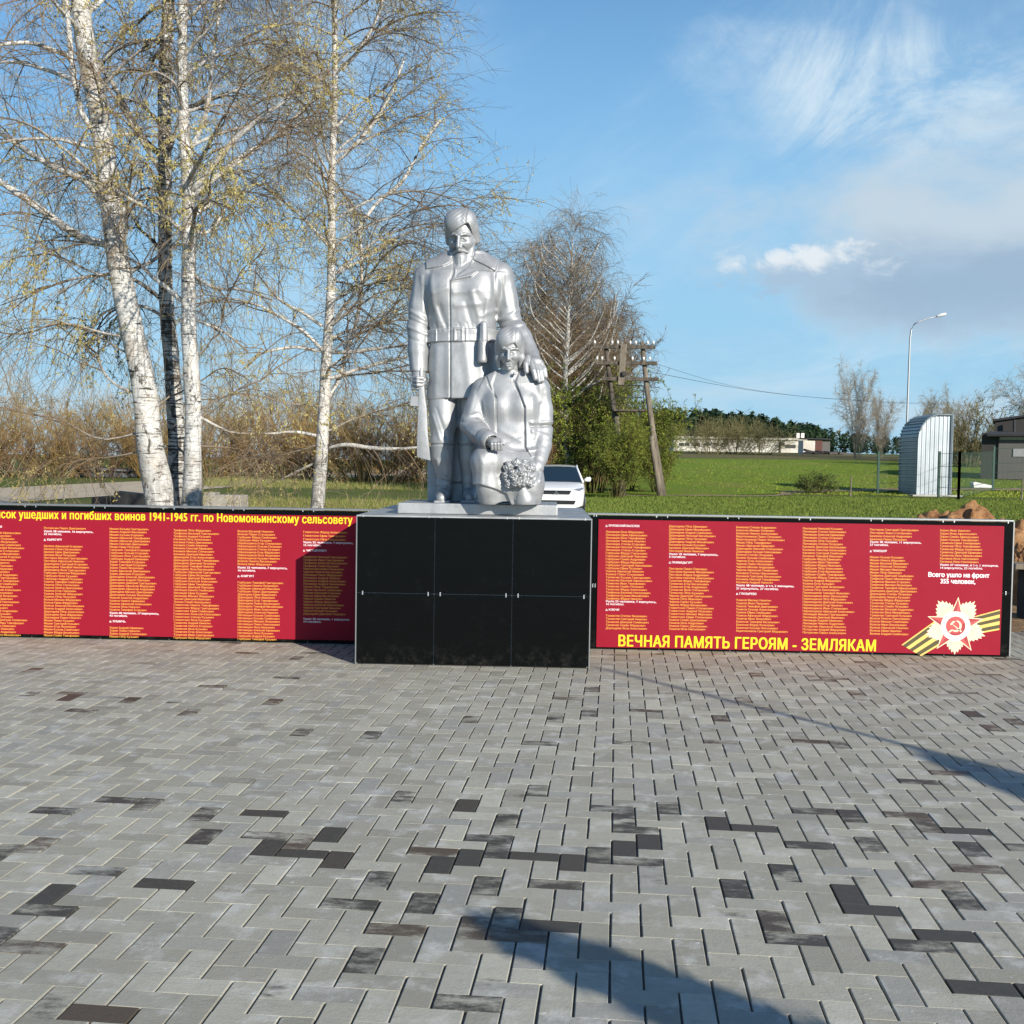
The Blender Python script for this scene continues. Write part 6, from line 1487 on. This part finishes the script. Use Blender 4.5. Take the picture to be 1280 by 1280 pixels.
m = MB(); m.prism([(xl_, -0.3), (xr_, -0.3), (xr_, zt2 + 0.2), (xl_, zt1)], 1.5, 8.0); m.build("wall", BARNW, barn)
m = MB(); m.prism([(xl_ - 0.15, zt1 + 0.02), (xr_, zt2 + 0.25), (xr_, zt2 + 0.40), (xl_ - 0.15, zt1 + 0.16)], 1.3, 8.2); m.build("roof", FELT, barn)
xa, xb = bq(1229, 560).x, bq(1340, 560).x; za, zb = bq(1229, 540).z, bq(1250, 545.5).z
m = MB(); m.prism([(xa, -0.3), (bq(1249, 560).x, -0.3), (bq(1249, 560).x, zb), (xa, za)], -0.4, 1.45); m.build("lean_to", BARNW, barn)
m = MB(); m.box(((xa + xb) / 2 + 0.3, 0.2, zb + 0.18), (xb - xa, 2.6, 0.14), (0.10, 0, 0)); m.build("lean_to_roof", FELT, barn)
m = MB(); m.box(((bq(1249, 560).x + xb) / 2, -0.45, (zb - 0.1) / 2), (xb - bq(1249, 560).x, 0.12, zb - 0.1)); m.build("plank_front", GREYB, barn)
m = MB(); m.box(((bq(1250, 560).x + xb) / 2, -0.53, bq(1250, 547).z - 0.05), (xb - bq(1250, 560).x, 0.06, 0.16)); m.build("eaves_board", plain("pale_board", (0.42, 0.40, 0.37), 0.85), barn)
m = MB(); m.box((bq(1251, 560).x + 1.2, -0.53, zb * 0.62), (0.9, 0.05, 0.5)); m.build("patch", plain("patch_sheet", (0.30, 0.30, 0.30), 0.8), barn)
m = MB(); m.tube([bq(1267, 536) + Vector((0, 1, -0.3)), bq(1267, 524) + Vector((0, 1, 0))], 0.09, 8); m.build("chimney_pipe", FELT, barn)
LB = NT("whitewashed_blocks"); LB.P(Base_Color=LB.mix(LB.step(LB.noise(0.35, 6, 0.7), 0.4, 0.65), (0.50, 0.46, 0.39), (0.66, 0.63, 0.56)), Roughness=0.9); LB = LB.m
WINM = plain("dark_opening", (0.02, 0.02, 0.022), 0.6)
Y2 = 165.0; g0 = ground_at(920, Y2); L0 = Vector((g0.x, Y2, g0.z - 0.3)); lq2 = lambda px, py: on_y(px, py, Y2) - L0
bld = empty("long_building", L0, "long low whitewashed farm building below the pine forest", "building")
xA, xB, zT = lq2(842, 560).x, lq2(1006, 560).x, lq2(900, 549).z
m = MB(); m.box(((xA + xB) / 2, 4, zT / 2), (xB - xA, 8, zT)); m.build("wall", LB, bld)
m = MB(); m.prism([(xA - 0.3, zT + 0.01), (xB + 0.3, zT + 0.01), (xB + 0.3, zT + 0.30), (xA - 0.3, zT + 0.35)], -0.3, 8.3); m.build("roof", plain("pale_roof_slab", (0.58, 0.55, 0.47), 0.9), bld)
for px in (852, 859, 872, 884, 896, 978): 
    p = lq2(px, 555.5); m = MB(); m.box((p.x, -0.03, p.z), (0.7, 0.06, 0.45)); m.build("window", WINM, bld)
p = lq2(988, 558); m = MB(); m.box((p.x, -0.03, p.z), (1.5, 0.06, 0.5)); m.build("window", WINM, bld)
for px in (1001, 1007): p = lq2(px, 546.5); m = MB(); m.box((p.x, 2, p.z + 0.2), (0.45, 0.45, 0.9)); m.build("chimney", LB, bld)
p = lq2(975, 557); m = MB(); m.box((p.x, -0.08, zT / 2), (0.25, 0.1, zT)); m.build("buttress", WINM, bld)
RUST = plain("rusty_sheet", (0.11, 0.045, 0.035), 0.8, 0.2, 0.4); Y3 = 150.0; g3 = ground_at(1022, Y3); R0 = Vector((g3.x, Y3, g3.z - 0.1)); rq = lambda px, py: on_y(px, py, Y3) - R0
ru = empty("ruined_shed", R0, "tumbledown shed with a rusty brown front at the end of the long building", "shed")
m = MB(); a, b = rq(1004, 560), rq(1019, 551); m.box(((a.x + b.x) / 2, 1.5, b.z / 2), (b.x - a.x, 3, b.z)); m.build("wall", LB, ru)
m = MB(); a, b = rq(1019, 560), rq(1028, 551); m.box(((a.x + b.x) / 2, 0.6, b.z / 2), (b.x - a.x, 1.2, b.z)); m.build("rusty_front", RUST, ru)
m = MB(); a, b = rq(1028, 560), rq(1038, 552); m.box(((a.x + b.x) / 2, 1.2, b.z / 2), (b.x - a.x, 2.2, b.z)); m.build("side_wall", GREYB, ru)
m = MB(); a, b = rq(1003, 560), rq(1039, 550); m.box(((a.x + b.x) / 2, 1.4, b.z + 0.12), (b.x - a.x, 3.4, 0.14), (0, 0.02, 0)); m.build("roof", FELT, ru)
m = MB(); a, b = rq(996, 571), rq(1055, 569)
for k in range(26): m.box((a.x + (b.x - a.x) * rs.random(), -1.5 + rs.uniform(-1, 1), rs.uniform(-0.1, 0.35)), (rs.uniform(0.6, 3.0), rs.uniform(0.3, 0.8), rs.uniform(0.08, 0.3)), (rs.uniform(-0.2, 0.2), rs.uniform(-0.25, 0.25), rs.uniform(-0.4, 0.4)))
ob = m.build("rubble_heap", DKST); ob.location = R0; tag(ob, "low heap of dark broken boards before the tumbledown shed", "rubble")

barn.rotation_euler.z = -0.40
# ------------------------------------------------------------------ left roadside pieces
CONC = soil_mat("old_concrete", (0.27, 0.245, 0.205), (0.42, 0.385, 0.32), 6); DKB = plain("tarred_block", (0.028, 0.027, 0.027), 0.9, 0, 0.3)
def block(name, px0, px1, py0, py1, Y, dep, mat, label, rz=0.0, tilt=0.0):
    A, B = on_y(px0, py1, Y), on_y(px1, py0, Y); g = float(terrain((A.x + B.x) / 2, Y)); top = max(B.z, g + 0.2)
    m = MB(); w_, h_ = B.x - A.x, top - g
    m.prism([(-w_ / 2, 0), (w_ / 2, 0), (w_ / 2 - 0.03, h_ * (1 - tilt)), (-w_ / 2 + 0.04, h_)], 0, dep); o = m.build(name, mat, None, bevel=0.025); o.location = ((A.x + B.x) / 2, Y, g); o.rotation_euler.z = rz; return tag(o, label, "block", "blocks left by the road behind the left wall")
block("concrete_block", 113, 143, 622, 629, 31, 0.6, DKB, "flat dark block lying left of the leaning birch foot")
block("concrete_block", 142, 186, 615, 630, 30, 0.9, DKB, "bigger dark block with chamfered top beside the leaning birch foot", 0.2, 0.15)
block("concrete_block", 258, 302, 619, 630, 31, 0.7, CONC, "pale block with rough end just right of the birch clump", -0.05)
block("concrete_block", 253, 270, 615.5, 619, 33, 0.5, CONC, "small pale block behind the other pale one, right of the birch clump")
GB2 = plain("blue_grey_boards", (0.10, 0.115, 0.125), 0.85, 0, 0.25); Y4 = 69.0
g4_ = ground_at(124, Y4); A, B = on_y(94, 605, Y4), on_y(156, 586, Y4); hut = empty("hut", g4_, "low blue-grey hut in front of the shrubs left of the leaning birch", "hut")
wv = (B.x - A.x); hz = B.z - g4_.z - 0.15
m = MB(); m.box((0, 1.5, hz / 2), (wv, 3.0, hz)); m.build("wall", GB2, hut)
m = MB(); m.prism([(-wv / 2 - 0.2, hz), (wv / 2 + 0.2, hz), (wv / 2 + 0.1, hz + 0.12), (-wv / 2 - 0.1, hz + 0.22)], -0.25, 3.25); m.build("roof", plain("hut_roof", (0.13, 0.135, 0.14), 0.8), hut)
m = MB(); m.box((wv * 0.36, -0.03, hz * 0.5), (0.7, 0.06, hz * 0.8)); m.build("door", plain("hut_door", (0.05, 0.05, 0.055), 0.8), hut)
# ------------------------------------------------------------------ dug earth to the right
def mound(name, px0, px1, pyt, Y, depth, h_jit, label, seed, base_drop=0.05):
    rg = np.random.default_rng(seed); A, B = on_y(px0, pyt, Y), on_y(px1, pyt, Y); w_ = B.x - A.x; g = float(terrain((A.x + B.x) / 2, Y)); h = (A.z + B.z) / 2 - g
    nx, ny = 130, 60; xs, ys = np.linspace(-0.5, 0.5, nx), np.linspace(-0.5, 0.5, ny); X, Yg = np.meshgrid(xs, ys)
    prof = np.clip(1 - (np.abs(X) * 2) ** 6, 0, 1) * np.clip(1 - (np.abs(Yg) * 2) ** 2.2, 0, 1)
    Zg = prof * h * 0.80
    for s_, a_ in ((2, 0.12), (5, 0.09), (11, 0.065), (24, 0.04)):
        gx, gy = np.clip(rg.normal(0, 1, (s_ + 3, s_ + 3)), -1.3, 1.3), None
        u_ = (Yg + 0.5) * s_; v_ = (X + 0.5) * s_; i0, j0 = u_.astype(int), v_.astype(int); fu, fv = u_ - i0, v_ - j0; fu, fv = fu * fu * (3 - 2 * fu), fv * fv * (3 - 2 * fv)
        n_ = gx[i0, j0] * (1 - fu) * (1 - fv) + gx[i0 + 1, j0] * fu * (1 - fv) + gx[i0, j0 + 1] * (1 - fu) * fv + gx[i0 + 1, j0 + 1] * fu * fv
        Zg = Zg + n_ * a_ * h * h_jit * np.sqrt(prof)
    Zg = np.maximum(Zg, -0.1) - base_drop
    i = (np.arange(ny - 1)[:, None] * nx + np.arange(nx - 1)[None]).ravel(); L = np.stack([i, i + 1, i + nx + 1, i + nx], 1).ravel()
    o = link(name, raw_mesh(name, np.stack([X * w_, Yg * depth, Zg], -1).reshape(-1, 3), L, np.full(len(L) // 4, 4), False), CLAY); o.location = ((A.x + B.x) / 2, Y + depth * 0.2, g); return tag(o, label, "earth heap", "heaps of dug earth on the right")
CLAY = soil_mat("fresh_clay", (0.20, 0.092, 0.042), (0.40, 0.225, 0.105), 5)
mound("earth_heap", 1112, 1330, 633, 17.5, 2.6, 1.5, "long tan heap of dug earth behind the right end of the right wall", 70)
mound("earth_heap", 1262, 1340, 672, 13.6, 1.8, 1.1, "darker clod heap beside the free end of the right wall", 71)
m = MB(); A, B = on_y(1262, 706, 12.2), on_y(1340, 710, 12.0); m.box((0, 0, 0), ((B - A).length, 0.26, 0.06), (0, 0.01, -0.06)); o = m.build("plank", WOODL, None, bevel=0.006); o.location = (A + B) / 2; tag(o, "pale plank lying across the dug ground by the right wall's end", "plank")
pz = ((A + B) / 2).z
for k, xx in enumerate((A.x + 0.22, B.x - 0.2)):
    m = MB(); m.box((0, 0, (pz - 0.04) / 2 - 0.03), (0.22, 0.2, pz + 0.02)); o = m.build("plank_support", DKB, None, bevel=0.01); o.location = (xx, 12.15, 0); tag(o, ("left" if k == 0 else "right") + " dark block holding up the pale plank", "block")
# white gutter piece and stake in the fenced plot
m = MB(); A, B = on_g(1221, 607), on_g(1239, 612.5); m.prism([(-0.5, 0.0), (-0.1, -0.0), (0.45, 0.0), (0.5, 0.10), (-0.45, 0.30), (-0.55, 0.26)], 0, 0.5); o = m.build("white_trough", plain("white_plastic", (0.78, 0.78, 0.76), 0.5), None, bevel=0.01); o.location = (A + B) / 2; tag(o, "white plastic trough lying beside the thick green fence post", "trough")
for px, py, lb in ((1063, 619, "thin bleached stake in the grass left of the kiosk plot"), (1277, 624, "pale stake at the right edge by the fence")):
    p = on_g(px, py); m = MB(); m.tube([(0, 0, -0.05), (0.02, 0, 0.85)], [0.035, 0.03], 6); o = m.build("stake", WOODL); o.location = p; tag(o, lb, "stake", "stakes in the right-hand grass")
# ------------------------------------------------------------------ unseen casters beside the camera, added for the shadows on the square
SH = Vector((-SUN_DIR.x, -SUN_DIR.y, 0)).normalized(); TANS = SUN_DIR.z / math.hypot(SUN_DIR.x, SUN_DIR.y)
tipS = on_z(748, 834.5); pole_l = 10.0; pb = tipS - SH * pole_l; ph = pole_l * TANS
fp = empty("shadow_pole", (pb.x, pb.y, 0), "unseen slim pole inferred from its shadow, with a red cloth added to widen that shadow", "shadow_pole")
m = MB(); m.tube([(0, 0, 0), (0, 0, ph * 0.5), (0, 0, ph)], [0.034, 0.03, 0.024], 10); m.build("post", LM, fp, True)
m = MB(); zt = ph - 3.05 * TANS
vs = []; 
for i in range(9):
    for j in range(9): t, s_ = i / 8, j / 8; vs.append((0.03 + 0.56 * s_ * min(1, 0.25 + 1.6 * t), 0.05 * math.sin(5 * s_ + 3 * t), zt + 0.12 - 1.0 * t - 0.10 * s_))
m.add(vs, [(i * 9 + j, i * 9 + j + 1, i * 9 + j + 10, i * 9 + j + 9) for i in range(8) for j in range(8)]); fcl = m.build("shadow_cloth", plain("red_cloth", (0.4, 0.02, 0.03), 0.8), fp)  # added cloth, shaped to broaden the pole's shadow
fcl.rotation_euler.z = math.atan2(SH.x, -SH.y)
def shadow_caster():  # added out of view; outline and lean fitted to the wedge shadow
    rg = np.random.default_rng(90); tip = on_z(607, 1153) - SH * 4.3; tz = 4.3 * TANS; mid = on_z(900, 1248) - SH * 4.0; mz = 4.0 * TANS - 0.25
    tipv = Vector((tip.x, tip.y, tz)); d = Vector((mid.x - tip.x, mid.y - tip.y, mz - tz)).normalized(); root_p = tipv + d * ((tz + 0.05) / -d.z if d.z < -0.05 else 4.0)
    r = empty("shadow_caster", (root_p.x, root_p.y, 0), "unseen leaning cone of needles added to cast the wedge shadow on the square", "tree")
    t0 = tipv - Vector((root_p.x, root_p.y, 0)); m = MB(); m.tube([(0, 0, -0.05), tuple(t0 * 0.5), tuple(t0)], [0.05, 0.03, 0.008], 7); m.build("trunk", WOOD, r, True)
    n = 5200; t = rg.random(n) ** 0.7; Lf = (-d * 1.0); c = np.array(t0)[None] + np.array(d)[None] * (t * 1.75)[:, None]; a = rg.uniform(0, 6.283, n); e1 = np.cross(np.array(d), (0, 0, 1.0)); e1 /= np.linalg.norm(e1); e2 = np.cross(np.array(d), e1)
    rr = (0.06 + 0.30 * t) * np.sqrt(rg.random(n)); c = c + e1 * (np.cos(a) * rr)[:, None] + e2 * (np.sin(a) * rr)[:, None]; s_ = 0.03
    V = (c[:, None] + rg.normal(0, s_, (n, 3, 3))).reshape(-1, 3); q = plain("caster_needles", (0.03, 0.06, 0.025), 0.9); link("crown", raw_mesh("crown", V, np.arange(3 * n), np.full(n, 3)), q, r)
shadow_caster()
